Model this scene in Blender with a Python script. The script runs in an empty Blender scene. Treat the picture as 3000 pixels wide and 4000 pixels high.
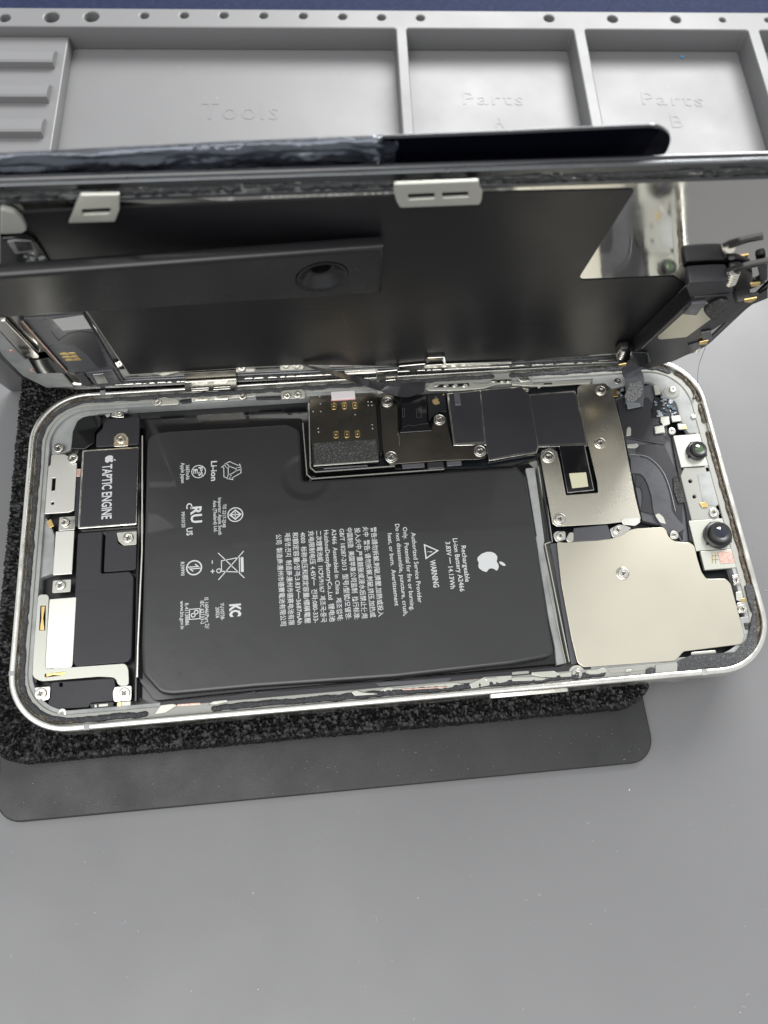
import bpy, bmesh, math, random
from mathutils import Vector, Matrix, noise
random.seed(7)
S = bpy.context.scene
COL = S.collection
# ---------------------------------------------------------------- units: all lengths below in mm, phone rim plane = z 0
MM = 0.001
H0 = 15.5                      # phone rim above the silicone mat
def W(p): return Vector((p[0]*MM, p[1]*MM, (p[2]+H0)*MM))
# ---------------------------------------------------------------- camera
RC = Matrix(((0.9952091921945639, -0.09109931005480007, 0.035490554785505245),
             (-0.07159776939667538, -0.9262899645000129, -0.36994683548313384),
             (0.06657644620182154, 0.3656334467388122, -0.9283747947014889)))
CP = Vector((-12.15976489, -60.44953158, 161.02483555)); FPX = 3011.28
cd = bpy.data.cameras.new('camera'); cam = bpy.data.objects.new('camera', cd); COL.objects.link(cam)
cd.sensor_fit = 'VERTICAL'; cd.sensor_height = 36; cd.lens = 36*FPX/4000
cd.clip_start = 0.01; cd.clip_end = 50
right, down, fwd = RC[0], RC[1], RC[2]
m = Matrix((( right.x, -down.x, -fwd.x), (right.y, -down.y, -fwd.y), (right.z, -down.z, -fwd.z))).to_4x4()
m.translation = W(CP); cam.matrix_world = m
cd.dof.use_dof = True; cd.dof.focus_distance = 0.172; cd.dof.aperture_fstop = 20
S.camera = cam
# ---------------------------------------------------------------- world and lamps (indoor bench, ceiling panels)
wd = bpy.data.worlds.new('World'); S.world = wd; wd.use_nodes = True
bg = wd.node_tree.nodes['Background']; bg.inputs[0].default_value = (0.965, 0.985, 1.0, 1); bg.inputs[1].default_value = 0.68
def area(name, loc, target, sx, sy, power, col):
    l = bpy.data.lights.new(name, 'AREA'); l.shape = 'RECTANGLE'; l.size = sx; l.size_y = sy; l.energy = power; l.color = col
    o = bpy.data.objects.new(name, l); COL.objects.link(o); o.location = loc
    o.rotation_euler = (Vector(target)-Vector(loc)).to_track_quat('-Z', 'Y').to_euler()
area('ceiling_lamp', (0.24, 0.55, 0.46), (0.03, 0.13, 0), 0.50, 0.30, 8.0, (1.0, 0.998, 0.99))
area('overhead_lamp', (-0.25, -0.35, 1.0), (0, -0.02, 0), 1.0, 0.8, 9.0, (1.0, 0.995, 0.985))
S.view_settings.view_transform = 'Standard'; S.view_settings.look = 'None'
S.view_settings.exposure = 0.12; S.view_settings.gamma = 1.0
S.render.engine = 'CYCLES'
S.cycles.max_bounces = 8; S.cycles.caustics_reflective = False; S.cycles.caustics_refractive = False
S.cycles.sample_clamp_indirect = 6
# ---------------------------------------------------------------- frames (planes the photo's outlines lie on)
class Frame:
    def __init__(s, O, u, v): s.O = Vector(O); s.u = Vector(u).normalized(); s.v = Vector(v).normalized(); s.n = s.u.cross(s.v).normalized()
    def p(s, a, b, h=0): return s.O + s.u*a + s.v*b + s.n*h
    def un(s, x, y, h=0):
        d = RC.transposed() @ Vector(((x-1500)/FPX, (y-2000)/FPX, 1.0))
        o = s.O + s.n*h
        X = CP + d*((o-CP).dot(s.n)/d.dot(s.n)) - o
        return (X.dot(s.u), X.dot(s.v))
P = Frame((0, 0, 0), (1, 0, 0), (0, 1, 0))
_y, _r, _t = [math.radians(a) for a in (-0.947, 0.169, -9.309)]
su = Vector((math.cos(_y)*math.cos(_r), math.sin(_y)*math.cos(_r), math.sin(_r)))
sv = Vector((0, math.sin(_t), math.cos(_t))); sv = (sv-su*sv.dot(su)).normalized()
SC = Frame((-0.472, 38.17, 1.084), su, sv)          # opened screen, normal towards the viewer
_m = math.radians(-2.9)
MT = Frame((0, 0, 0), (math.cos(_m), math.sin(_m), 0), (-math.sin(_m), math.cos(_m), 0))   # silicone mat
CROP = dict(A=(0, 0), B=(1000, 0), C=(2000, 0), D=(2000, 900), E=(0, 1150), F=(0, 2100), G=(1000, 1350), H=(1000, 2050), I=(2000, 1400), J=(2000, 2100))
def px(s):
    """'E 10,20 30,40 F 1,2' -> photo pixels"""
    out = []; ox = oy = 0; k = 1.659
    for t in s.split():
        if t in CROP: ox, oy = CROP[t]; k = 1.659
        elif t == 'V': ox = oy = 0; k = 0.553
        else:
            x, y = t.split(','); out.append((ox+float(x)/k, oy+float(y)/k))
    return out
def tr(s, h=0, fr=P): return [fr.un(x, y, h) for x, y in px(s)]
def one(s, h=0, fr=P): return tr(s, h, fr)[0]
def ortho(pts, tol=9):
    pts = [list(p) for p in pts]; n = len(pts)
    for _ in range(2):
        for i in range(n):
            a, b = pts[i], pts[(i+1) % n]; dx, dy = abs(b[0]-a[0]), abs(b[1]-a[1])
            if math.hypot(dx, dy) < 0.5: continue
            if math.degrees(math.atan2(dy, dx)) < tol: a[1] = b[1] = (a[1]+b[1])/2
            elif math.degrees(math.atan2(dx, dy)) < tol: a[0] = b[0] = (a[0]+b[0])/2
    return [tuple(p) for p in pts]
def rnd(pts, r, n=4):
    out = []; N = len(pts)
    for i in range(N):
        p = Vector(pts[i]).to_2d(); a = Vector(pts[i-1]).to_2d(); b = Vector(pts[(i+1) % N]).to_2d()
        da, db = a-p, b-p; la, lb = da.length, db.length
        if la < 1e-5 or lb < 1e-5: continue
        c = min(r, la*0.48, lb*0.48); s = p+da/la*c; e = p+db/lb*c
        for k in range(n+1):
            t = k/n; out.append(tuple(s*(1-t)**2 + p*2*t*(1-t) + e*t*t))
    return out
def rrect(x0, y0, x1, y1, r, n=10):
    o = []
    for cx, cy, a0 in ((x1-r, y1-r, 0), (x0+r, y1-r, 90), (x0+r, y0+r, 180), (x1-r, y0+r, 270)):
        for k in range(n+1):
            a = math.radians(a0+90*k/n); o.append((cx+r*math.cos(a), cy+r*math.sin(a)))
    return o
def circ(x, y, r, n=20): return [(x+r*math.cos(2*math.pi*k/n), y+r*math.sin(2*math.pi*k/n)) for k in range(n)]
# ---------------------------------------------------------------- mesh builder
class MB:
    def __init__(s): s.v = []; s.f = []; s.mi = []; s.m = 0; s.ns = []
    def add(s, vs, fs):
        k = len(s.v); s.v += [tuple(v) for v in vs]; s.f += [[i+k for i in f] for f in fs]; s.mi += [s.m]*len(fs); return s
    def slot(s, i): s.m = i; return s
    def plate(s, fr, outl, top, t, bevel=0.0, res=1):
        cu = bpy.data.curves.new('c', 'CURVE'); cu.dimensions = '2D'; cu.fill_mode = 'BOTH'
        for o in outl:
            sp = cu.splines.new('POLY'); sp.points.add(len(o)-1); sp.use_cyclic_u = True
            for q, p_ in zip(sp.points, o): q.co = (p_[0], p_[1], 0, 1)
        bevel = min(bevel, t*0.45); s.ns.append(fr.n)
        cu.extrude = t/2-bevel; cu.bevel_depth = bevel; cu.bevel_resolution = res; cu.offset = -bevel
        ob = bpy.data.objects.new('c', cu); me = bpy.data.meshes.new_from_object(ob)
        s.add([fr.p(v.co.x, v.co.y, v.co.z+top-t/2) for v in me.vertices], [list(p_.vertices) for p_ in me.polygons])
        bpy.data.objects.remove(ob); bpy.data.curves.remove(cu); bpy.data.meshes.remove(me); return s
    def box(s, fr, x0, y0, x1, y1, top, t, bevel=0.0): return s.plate(fr, [[(x0, y0), (x1, y0), (x1, y1), (x0, y1)]], top, t, bevel)
    def text(s, fr, txt, a, b, size, h, t=0.0, fit=True, spacing=1.0, bold=0.0):
        """text centred on the segment a->b (frame coordinates), reading from a to b"""
        cu = bpy.data.curves.new('t', 'FONT'); cu.body = txt; cu.size = 1; cu.extrude = t/2/size; cu.offset = bold; cu.space_character = spacing
        cu.resolution_u = 2
        ob = bpy.data.objects.new('t', cu); me = bpy.data.meshes.new_from_object(ob)
        if len(me.vertices):
            xs = [v.co.x for v in me.vertices]; ys = [v.co.y for v in me.vertices]
            a, b = Vector(a).to_2d(), Vector(b).to_2d(); d = b-a; L = d.length; d /= L; up = Vector((-d.y, d.x))
            kx = L/(max(xs)-min(xs)) if fit else size; ky = size
            yc = 0.36
            vs = []
            for v in me.vertices:
                q = a + d*((v.co.x-min(xs))*kx) + up*((v.co.y-yc)*ky); vs.append(fr.p(q.x, q.y, h+v.co.z*size))
            s.add(vs, [list(p_.vertices) for p_ in me.polygons])
        bpy.data.objects.remove(ob); bpy.data.curves.remove(cu); bpy.data.meshes.remove(me); return s
    def stroke(s, fr, pts, w, h, t=0.02, closed=False):
        """flat ribbon of width w with its top at h and thickness t"""
        n = len(pts); L = []; R = []
        for i in range(n):
            p = Vector(pts[i]).to_2d()
            a = Vector(pts[i-1] if (i or closed) else pts[i]).to_2d(); b = Vector(pts[(i+1) % n] if (i < n-1 or closed) else pts[i]).to_2d()
            d1 = (p-a); d2 = (b-p)
            d1 = d1.normalized() if d1.length > 1e-6 else d2.normalized(); d2 = d2.normalized() if d2.length > 1e-6 else d1
            d = (d1+d2); d = d.normalized() if d.length > 1e-6 else d1
            nn = Vector((-d.y, d.x)); k = w/2/max(0.4, nn.dot(Vector((-d1.y, d1.x))))
            L.append(p+nn*k); R.append(p-nn*k)
        vs = [fr.p(q.x, q.y, h) for q in L]+[fr.p(q.x, q.y, h) for q in R]+[fr.p(q.x, q.y, h-t) for q in L]+[fr.p(q.x, q.y, h-t) for q in R]
        fs = []
        for i in range(n if closed else n-1):
            j = (i+1) % n
            fs += [[i, n+i, n+j, j], [2*n+i, i, j, 2*n+j], [n+i, 3*n+i, 3*n+j, n+j], [3*n+i, 2*n+i, 2*n+j, 3*n+j]]
        if not closed: fs += [[0, 2*n, 3*n, n], [n-1, 2*n-1, 4*n-1, 3*n-1]]
        return s.add(vs, fs)
    def lathe(s, c, ax, prof, n=28, cap=True):
        c = Vector(c); ax = Vector(ax).normalized(); e1 = ax.orthogonal().normalized(); e2 = ax.cross(e1)
        vs = []; fs = []
        for r, z in prof:
            for k in range(n):
                a = 2*math.pi*k/n; vs.append(c+ax*z+(e1*math.cos(a)+e2*math.sin(a))*r)
        for i in range(len(prof)-1):
            for k in range(n): fs.append([i*n+k, i*n+(k+1) % n, (i+1)*n+(k+1) % n, (i+1)*n+k])
        if cap and prof[0][0] > 0: fs.append(list(range(n))[::-1])
        if cap and prof[-1][0] > 0: fs.append([(len(prof)-1)*n+k for k in range(n)])
        return s.add(vs, fs)
    def sweep(s, path, secf, closed=False):
        """path: 3-D points; secf(i)-> list of 3-D points of the section at i"""
        secs = [secf(i) for i in range(len(path))]; m_ = len(secs[0]); vs = [q for c in secs for q in c]; fs = []
        n = len(path)
        for i in range(n if closed else n-1):
            j = (i+1) % n
            for k in range(m_): fs.append([i*m_+k, i*m_+(k+1) % m_, j*m_+(k+1) % m_, j*m_+k])
        if not closed: fs += [list(range(m_))[::-1], [(n-1)*m_+k for k in range(m_)]]
        return s.add(vs, fs)
    def tube(s, path, r, n=8):
        path = [Vector(p_) for p_ in path]
        def sec(i):
            d = (path[min(i+1, len(path)-1)]-path[max(i-1, 0)]).normalized(); e1 = d.cross(Vector((0.1, 0.3, 1))).normalized(); e2 = d.cross(e1)
            rr = r(i) if callable(r) else r
            return [path[i]+(e1*math.cos(2*math.pi*k/n)+e2*math.sin(2*math.pi*k/n))*rr for k in range(n)]
        return s.sweep(path, sec)
    def band(s, path, wdir, w, t):
        """a ribbon: path of 3-D points, width direction per point"""
        path = [Vector(p_) for p_ in path]
        def sec(i):
            d = (path[min(i+1, len(path)-1)]-path[max(i-1, 0)]).normalized(); wv = wdir[i] if isinstance(wdir, list) else wdir
            wv = (Vector(wv)-d*Vector(wv).dot(d)).normalized(); nn = d.cross(wv); ww = w[i] if isinstance(w, list) else w
            return [path[i]+wv*ww/2+nn*t/2, path[i]-wv*ww/2+nn*t/2, path[i]-wv*ww/2-nn*t/2, path[i]+wv*ww/2-nn*t/2]
        return s.sweep(path, sec)
    def build(s, name, mats, parent=None, smooth=30, label=None):
        me = bpy.data.meshes.new(name)
        off = Vector(parent['_o']) if parent is not None and '_o' in parent else Vector((0, 0, 0))
        me.from_pydata([W(v)-off for v in s.v], [], s.f)
        for m_ in (mats if isinstance(mats, (list, tuple)) else [mats]): me.materials.append(m_)
        if s.m or any(s.mi): me.polygons.foreach_set('material_index', s.mi)
        bm = bmesh.new(); bm.from_mesh(me); bmesh.ops.remove_doubles(bm, verts=bm.verts, dist=1e-7)
        bmesh.ops.recalc_face_normals(bm, faces=bm.faces); bm.to_mesh(me); bm.free()
        if smooth:
            me.set_sharp_from_angle(angle=math.radians(smooth)); me.polygons.foreach_set('use_smooth', [not any(abs(p_.normal.dot(n_)) > .9995 for n_ in s.ns[:3]) for p_ in me.polygons])
        me.validate(); o = bpy.data.objects.new(name, me); COL.objects.link(o)
        if parent is not None: o.parent = parent
        o['_o'] = list(off)
        if label: o['label'] = label
        return o
def thing(name, label, cat, base=(0, 0, 0), group=None):
    o = bpy.data.objects.new(name, None); COL.objects.link(o); o.location = W(base); o['_o'] = list(W(base)); o['label'] = label; o['category'] = cat
    o.empty_display_size = 0.01
    if group: o['group'] = group
    return o
def tag(o, label=None, cat=None, group=None, kind=None):
    for k, v in (('label', label), ('category', cat), ('group', group), ('kind', kind)):
        if v: o[k] = v
    return o
# ---------------------------------------------------------------- materials
def mat(name, base, rough=0.5, metal=0.0, bump=None, var=None, spec=0.5, coat=0.0, rvar=None, aniso=None, stain=None):
    mt = bpy.data.materials.new(name); mt.use_nodes = True; nt = mt.node_tree; b = nt.nodes['Principled BSDF']
    b.inputs['Base Color'].default_value = (*base, 1); b.inputs['Roughness'].default_value = rough; b.inputs['Metallic'].default_value = metal
    b.inputs['Specular IOR Level'].default_value = spec; b.inputs['Coat Weight'].default_value = coat
    tc = nt.nodes.new('ShaderNodeTexCoord')
    def nz(scale, detail=4, rough_=0.6, stretch=None):
        n = nt.nodes.new('ShaderNodeTexNoise'); n.inputs['Scale'].default_value = scale; n.inputs['Detail'].default_value = detail; n.inputs['Roughness'].default_value = rough_
        if stretch:
            mp = nt.nodes.new('ShaderNodeMapping'); mp.inputs['Scale'].default_value = stretch; nt.links.new(tc.outputs['Object'], mp.inputs[0]); nt.links.new(mp.outputs[0], n.inputs[0])
        else: nt.links.new(tc.outputs['Object'], n.inputs[0])
        return n
    if var:   # (scale, other colour, low, high)
        n = nz(var[0]); r = nt.nodes.new('ShaderNodeMapRange'); r.inputs[1].default_value = var[2]; r.inputs[2].default_value = var[3]; nt.links.new(n.outputs[0], r.inputs[0])
        mx = nt.nodes.new('ShaderNodeMix'); mx.data_type = 'RGBA'; mx.inputs[6].default_value = (*base, 1); mx.inputs[7].default_value = (*var[1], 1)
        nt.links.new(r.outputs[0], mx.inputs[0]); nt.links.new(mx.outputs[2], b.inputs['Base Color'])
    if rvar:  # (scale, r0, r1)
        n = nz(rvar[0], 5); r = nt.nodes.new('ShaderNodeMapRange'); r.inputs[1].default_value = .3; r.inputs[2].default_value = .7
        r.inputs[3].default_value = rvar[1]; r.inputs[4].default_value = rvar[2]; nt.links.new(n.outputs[0], r.inputs[0]); nt.links.new(r.outputs[0], b.inputs['Roughness'])
    if bump:  # (scale, strength, distance mm[, stretch])
        n = nz(bump[0], 4, .6, bump[3] if len(bump) > 3 else None); bp = nt.nodes.new('ShaderNodeBump'); bp.inputs['Strength'].default_value = bump[1]; bp.inputs['Distance'].default_value = bump[2]*MM
        nt.links.new(n.outputs[0], bp.inputs['Height']); nt.links.new(bp.outputs[0], b.inputs['Normal'])
    return mt
M = dict(
 silicone=mat('silicone', (.160, .160, .163), .42, bump=(5200, .35, .03), var=(14, (.149, .149, .152), .35, .7), rvar=(40, .38, .5)),
 blue=mat('blue_mat', (.007, .012, .038), .8, spec=.2, bump=(1500, .8, .2), var=(900, (.013, .02, .055), .4, .7)),
 table=mat('table', (.30, .30, .31), .5, bump=(300, .2, .1)),
 leather=mat('pad_leather', (.016, .016, .017), .44, bump=(2600, .5, .06), var=(60, (.026, .026, .026), .45, .75), rvar=(90, .34, .55)),
 foam=mat('foam', (.007, .007, .007), .42, bump=(3500, .5, .08), spec=.35),
 steel=mat('steel', (.78, .76, .70), .16, 1, bump=(700, .12, .05), rvar=(400, .08, .30)),
 steel_rim=mat('steel_rim', (.86, .84, .78), .22, 1, bump=(300, .10, .05), rvar=(250, .14, .36)),
 shield=mat('shield_steel', (.68, .64, .53), .38, 1, bump=(2600, .25, .012, (.25, 1.6, 1)), rvar=(30, .31, .38)),
 bright=mat('bright_plate', (.78, .77, .71), .38, 1, bump=(4000, .15, .01)),
 white_metal=mat('white_metal', (.55, .55, .49), .35, .55, bump=(1200, .2, .02)),
 dark_steel=mat('dark_steel', (.17, .155, .13), .27, 1, bump=(9000, .35, .012), rvar=(60, .2, .36)),
 mirror=mat('mirror_steel', (.66, .65, .62), .055, 1, bump=(160, .10, .10, (1, 1, .25)), rvar=(120, .03, .12)),
 screw=mat('screw_steel', (.80, .78, .72), .2, 1, bump=(1500, .1, .02)),
 black=mat('black_plastic', (.016, .016, .017), .32, bump=(4000, .2, .01)),
 black_soft=mat('black_matte', (.022, .022, .026), .46, bump=(6000, .3, .012), rvar=(80, .4, .55)),
 sheet=mat('black_sheet', (.007, .007, .0085), .40, spec=.4, bump=(22, .35, 1.2), rvar=(45, .33, .45)),
 battery=mat('battery_wrap', (.030, .030, .031), .31, coat=.25, bump=(38, .35, .55), rvar=(60, .27, .36)),
 gloss=mat('black_gloss', (.008, .008, .009), .12, coat=.3),
 glass=mat('black_glass', (.003, .0035, .007), .04, coat=1.0, spec=.7),
 plastic=mat('grey_plastic', (.37, .38, .37), .42, bump=(900, .2, .03), var=(160, (.24, .25, .24), .4, .7)),
 pale=mat('pale_plastic', (.34, .34, .31), .45, bump=(900, .2, .03)),
 adhesive=mat('adhesive', (.040, .041, .044), .4, bump=(2600, 1.0, .35), var=(1800, (.13, .13, .13), .52, .75)),
 grime=mat('grime', (.055, .040, .026), .5, bump=(2500, 1.0, .3), var=(1500, (.22, .18, .12), .5, .7)),
 gold=mat('gold', (.83, .60, .25), .25, 1),
 copper=mat('copper', (.62, .38, .30), .35, .6, var=(1500, (.75, .55, .48), .4, .6)),
 ink=mat('white_ink', (.62, .63, .63), .5), ink_dim=mat('grey_ink', (.50, .51, .51), .5),
 goldink=mat('gold_ink', (.45, .32, .14), .4, .5),
 paper=mat('label_paper', (.66, .66, .64), .6, bump=(3000, .3, .01)),
 cream=mat('cream_label', (.62, .60, .42), .55),
 pink=mat('pink_white', (.80, .74, .74), .5), pinkedge=mat('pink_edge', (.70, .33, .33), .5),
 sponge=mat('sponge', (.035, .035, .034), .75, bump=(3200, 1, .4), var=(2600, (.16, .16, .15), .5, .7)),
 silverfoam=mat('silver_foam', (.30, .30, .30), .4, .5, bump=(2600, 1, .35), var=(2600, (.08, .08, .08), .45, .65)),
 lens=mat('lens_glass', (.004, .006, .02), .03, coat=1), lens2=mat('lens_green', (.10, .16, .08), .05, .5, coat=1),
 pcb=mat('board', (.006, .008, .010), .3, bump=(2000, .3, .03)), chip=mat('chip', (.35, .37, .40), .3, .6), chipb=mat('chip_blue', (.05, .10, .14), .3),
 bezel=mat('bezel_steel', (.13, .135, .14), .33, 1, bump=(500, .3, .08), rvar=(200, .2, .42)), bracket=mat('bracket_steel', (.80, .76, .65), .25, 1, bump=(9000, .3, .012), rvar=(60, .21, .31)),
 flex=mat('flex', (.030, .030, .034), .28, bump=(400, .3, .08)), flexg=mat('flex_grey', (.085, .086, .095), .3, bump=(300, .4, .1), rvar=(200, .2, .45)),
 arm=mat('arm_plastic', (.010, .010, .011), .24, bump=(3500, .12, .008), rvar=(70, .2, .3)),
 dust=mat('dust', (.75, .75, .73), .7), fleck=mat('fleck', (.08, .30, .55), .5), hair=mat('strand', (.02, .02, .022), .4),
)
# the dent pressed into the wrap beside the notch
nt = M['battery'].node_tree; bp_ = [n for n in nt.nodes if n.type == 'BUMP'][0]; tc_ = [n for n in nt.nodes if n.type == 'TEX_COORD'][0]
vd = nt.nodes.new('ShaderNodeVectorMath'); vd.operation = 'DISTANCE'; DENT = vd
mr = nt.nodes.new('ShaderNodeMapRange'); mr.interpolation_type = 'SMOOTHSTEP'; mr.inputs[1].default_value = .0040; mr.inputs[2].default_value = .0062; mr.inputs[3].default_value = -1.6; mr.inputs[4].default_value = 0
ad = nt.nodes.new('ShaderNodeMath'); old = bp_.inputs['Height'].links[0].from_socket
nt.links.new(tc_.outputs['Object'], vd.inputs[0]); nt.links.new(vd.outputs['Value'], mr.inputs[0]); nt.links.new(mr.outputs[0], ad.inputs[0]); nt.links.new(old, ad.inputs[1]); nt.links.new(ad.outputs[0], bp_.inputs['Height'])
# clear crumpled tape: real thin transparent film with a glossy skin
mt = bpy.data.materials.new('clear_tape'); mt.use_nodes = True; nt = mt.node_tree; b = nt.nodes['Principled BSDF']; o_ = nt.nodes['Material Output']
b.inputs['Base Color'].default_value = (.15, .17, .21, 1); b.inputs['Roughness'].default_value = .07; b.inputs['Metallic'].default_value = .5; b.inputs['Coat Weight'].default_value = 1
tp = nt.nodes.new('ShaderNodeBsdfTransparent'); mx = nt.nodes.new('ShaderNodeMixShader'); mx.inputs[0].default_value = .46
nt.links.new(tp.outputs[0], mx.inputs[1]); nt.links.new(b.outputs[0], mx.inputs[2]); nt.links.new(mx.outputs[0], o_.inputs[0]); M['tape'] = mt

# ================================================================ SETTING
ZM = -15.5
tb = MB().box(P, -900, -700, 900, 900, ZM-3.0, 20).build('table_top', M['table'], smooth=0); tag(tb, kind='structure')
# blue mat behind
bl = MB().box(MT, -300, 179.0, 320, 420, ZM+0.6, 3.4, .4).build('cutting_mat', M['blue'])
tag(bl, 'dark blue textured mat lying behind the grey silicone mat', 'mat')
# ---- grey silicone work mat
mat_root = thing('work_mat', 'large grey silicone work mat with recessed compartments, lying under everything', 'work mat', (0, 0, ZM-2.9))
MB().box(MT, -230, -230, 240, 178.2, ZM, 2.9, .0).build('work_surface', M['silicone'], mat_root, smooth=0)
ZR = -7.8
def matpt(s, z): return one(s, z, MT)
holes = []
for s_, r in [('A 30,115', 1.7), ('A 333,110', 2.3), ('A 592,107', 2.25), ('A 935,100', 1.35), ('A 1193,98', 1.35), ('A 1450,98', 1.35), ('B 48,100', 1.3), ('B 305,102', 1.3), ('B 560,107', 1.3),
              ('B 812,112', 1.3), ('B 1065,115', 1.3), ('C 240,118', 1.6), ('C 652,122', 1.6), ('C 1062,125', 1.6), ('C 1365,128', 1.0), ('C 1659,130', 1.0)]:
    x, y = matpt(s_, ZR); holes.append(circ(x, y, r, 24))
YF = 116.5
cells = [(-190, -5), ]
compart = [rrect(-200, YF, 10.0, 169.8, .8, 3), rrect(13.4, YF, 66.7, 169.8, .8, 3), rrect(70.4, YF, 123.7, 169.8, .8, 3), rrect(127.4, YF, 180.9, 169.8, .8, 3), rrect(184.5, YF, 230, 169.8, .8, 3)]
MB().plate(MT, [rrect(-229, 109.5, 239, 178.1, 3, 4)]+compart+holes, ZR, -ZM+ZR-.02, .45, 2).build('tray_wall', M['silicone'], mat_root)
bx = matpt('A 440,240', -10.5)[0]
tr_ = MB(); tr_.box(MT, -198, YF+.3, bx, 169.5, -11.0, 4.4, .4).build('tool_rest', M['silicone'], mat_root)
rb = MB()
for k, s_ in enumerate(('A 200,400', 'A 200,625', 'A 200,852', 'A 200,1080')):
    y0 = matpt(s_, -8.6)[1]
    prof = [(y0, -11.1), (y0+.3, -8.9), (y0+.9, -8.5), (y0+3.6, -8.6), (y0+6.2, -9.6), (y0+7.2, -11.1)]
    x1 = bx-2.6
    vs = [MT.p(-197.5, a, b_) for a, b_ in prof]+[MT.p(x1, a, b_) for a, b_ in prof]
    n = len(prof); rb = MB().add(vs, [[i, (i+1) % n, n+(i+1) % n, n+i] for i in range(n)]+[list(range(n)), list(range(n, 2*n))])
    rb.build('ridge', M['silicone'], mat_root, smooth=35)
for txt, a, b_, sz in (('Tools', 'A 1305,715', 'B 145,715', 10.5), ('Parts', 'B 1340,635', 'C 70,640', 7.6), ('A', 'B 1545,785', 'B 1600,785', 7.6), ('Parts', 'C 840,635', 'C 1235,650', 7.6), ('B', 'C 1030,785', 'C 1105,785', 7.6)):
    MB().text(MT, txt, one(a, ZM, MT), one(b_, ZM, MT), sz, ZM+.02, .15, spacing=1.15).build('embossed_text', M['silicone'], mat_root, smooth=0)
# ---- black leather pad and foam pad under the phone
pad = MB().plate(P, [rrect(-86.6, -54.7, 54.7, 58, 5.5, 8)], ZM+1.6, 1.6, .45, 2).build('leather_pad', M['leather'])
tag(pad, 'thin matte black pad with rounded corners under the foam', 'pad')
def foam():
    FX0, FX1, FY0, FY1, zt, zb = -86.4, 54.6, -43.2, 54, -7.05, ZM+1.62
    out = rrect(FX0, FY0, FX1, FY1, 7, 10)
    loop = []
    for i in range(len(out)):
        a, b_ = Vector(out[i]), Vector(out[(i+1) % len(out)]); L = (b_-a).length; n = max(1, int(L/.27))
        for k in range(n):
            q = a+(b_-a)*k/n; loop.append(q)
    N = len(loop); nor = []
    for i in range(N):
        d = (loop[(i+3) % N]-loop[i-3]).normalized(); nor.append(Vector((d.y, -d.x)))
    prof = [(-14+.30*k, zt) for k in range(46)]+[(-.15, zt-.12)]+[(0.0, zt-.3-.27*k) for k in range(int((zt-zb)/.27))]+[(0, zb)]
    mb = MB(); vs = []; mlen = len(prof)
    for i in range(N):
        for j, (o, z) in enumerate(prof):
            q = loop[i]+nor[i]*o; p = Vector((q.x, q.y, z)); top = j < 46
            dist, _pts = noise.voronoi(p*1.35+noise.noise_vector(p*.9)*.35)
            e = min(1, (dist[1]-dist[0])*2.2); amp = (.95 if j > 2 else 0)*(1-e)
            nz_ = noise.noise(p*.35)*.35
            # cell struts stand, cell centres sink in
            sink = .85*(e)+nz_*.4
            if j < 20: sink = max(sink, .1)
            if top: p.z -= max(0, sink)*(1 if j < 44 else .7); p += Vector((nor[i].x, nor[i].y, 0))*noise.noise(p*1.7)*.2
            else: p -= Vector((nor[i].x, nor[i].y, 0))*(sink-.25); p.z += noise.noise(p*2)*.12
            if j == mlen-1: p.z = zb
            vs.append(p)
    fs = []
    for i in range(N):
        k = (i+1) % N
        for j in range(mlen-1): fs.append([i*mlen+j, i*mlen+j+1, k*mlen+j+1, k*mlen+j])
    mb.add(vs, fs)
    c0 = len(mb.v); mb.v += [(0, 0, zt-.6)]
    for i in range(N): mb.f.append([i*mlen, ((i+1) % N)*mlen, c0]); mb.mi.append(0)
    # torn strands standing off the cut faces
    for _ in range(2200):
        i = random.randrange(N); side = random.random() < .6
        if side: o, z, nv = 0, random.uniform(zb+.2, zt-.1), Vector((nor[i].x, nor[i].y, random.uniform(-.3, .6)))
        else: o, z, nv = -random.uniform(0, 5), zt-.2, Vector((nor[i].x*.3, nor[i].y*.3, 1))
        q = loop[i]+nor[i]*(o-.5 if side else o); c = Vector((q.x, q.y, z-(0 if side else .25)))
        nv.normalize(); e1 = nv.orthogonal().normalized(); e1.rotate(Matrix.Rotation(random.uniform(0, 6.28), 3, nv)); e2 = nv.cross(e1)
        w = random.uniform(.07, .2); ln = random.uniform(.2, .6)
        mb.add([c-e1*w, c+e1*w, c+nv*ln+e2*random.uniform(-.3, .3)+e1*random.uniform(-.2, .2), c+nv*ln*.2+e2*w*.9], [[0, 1, 2], [1, 3, 2], [3, 0, 2]])
    o = mb.build('foam_pad', M['foam'], smooth=60)
    tag(o, 'black open cell foam pad between the phone and the thin pad', 'foam pad')
foam()

# ================================================================ PHONE BODY
ph = thing('opened_phone', 'opened phone body with bare battery, shields and screws lying on black foam', 'phone', (0, 0, -7.0))
WX, WY, WR = 80.4, 39.05, 12.75
def ring(ins): return rrect(-WX+ins, -WY+ins, WX-ins, WY-ins, WR-ins*.95, 14)
def flatring(mb, i0, i1, z, t, bev=0.0): return mb.plate(P, [ring(i0), ring(i1)], z, t, bev, 2)
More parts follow.
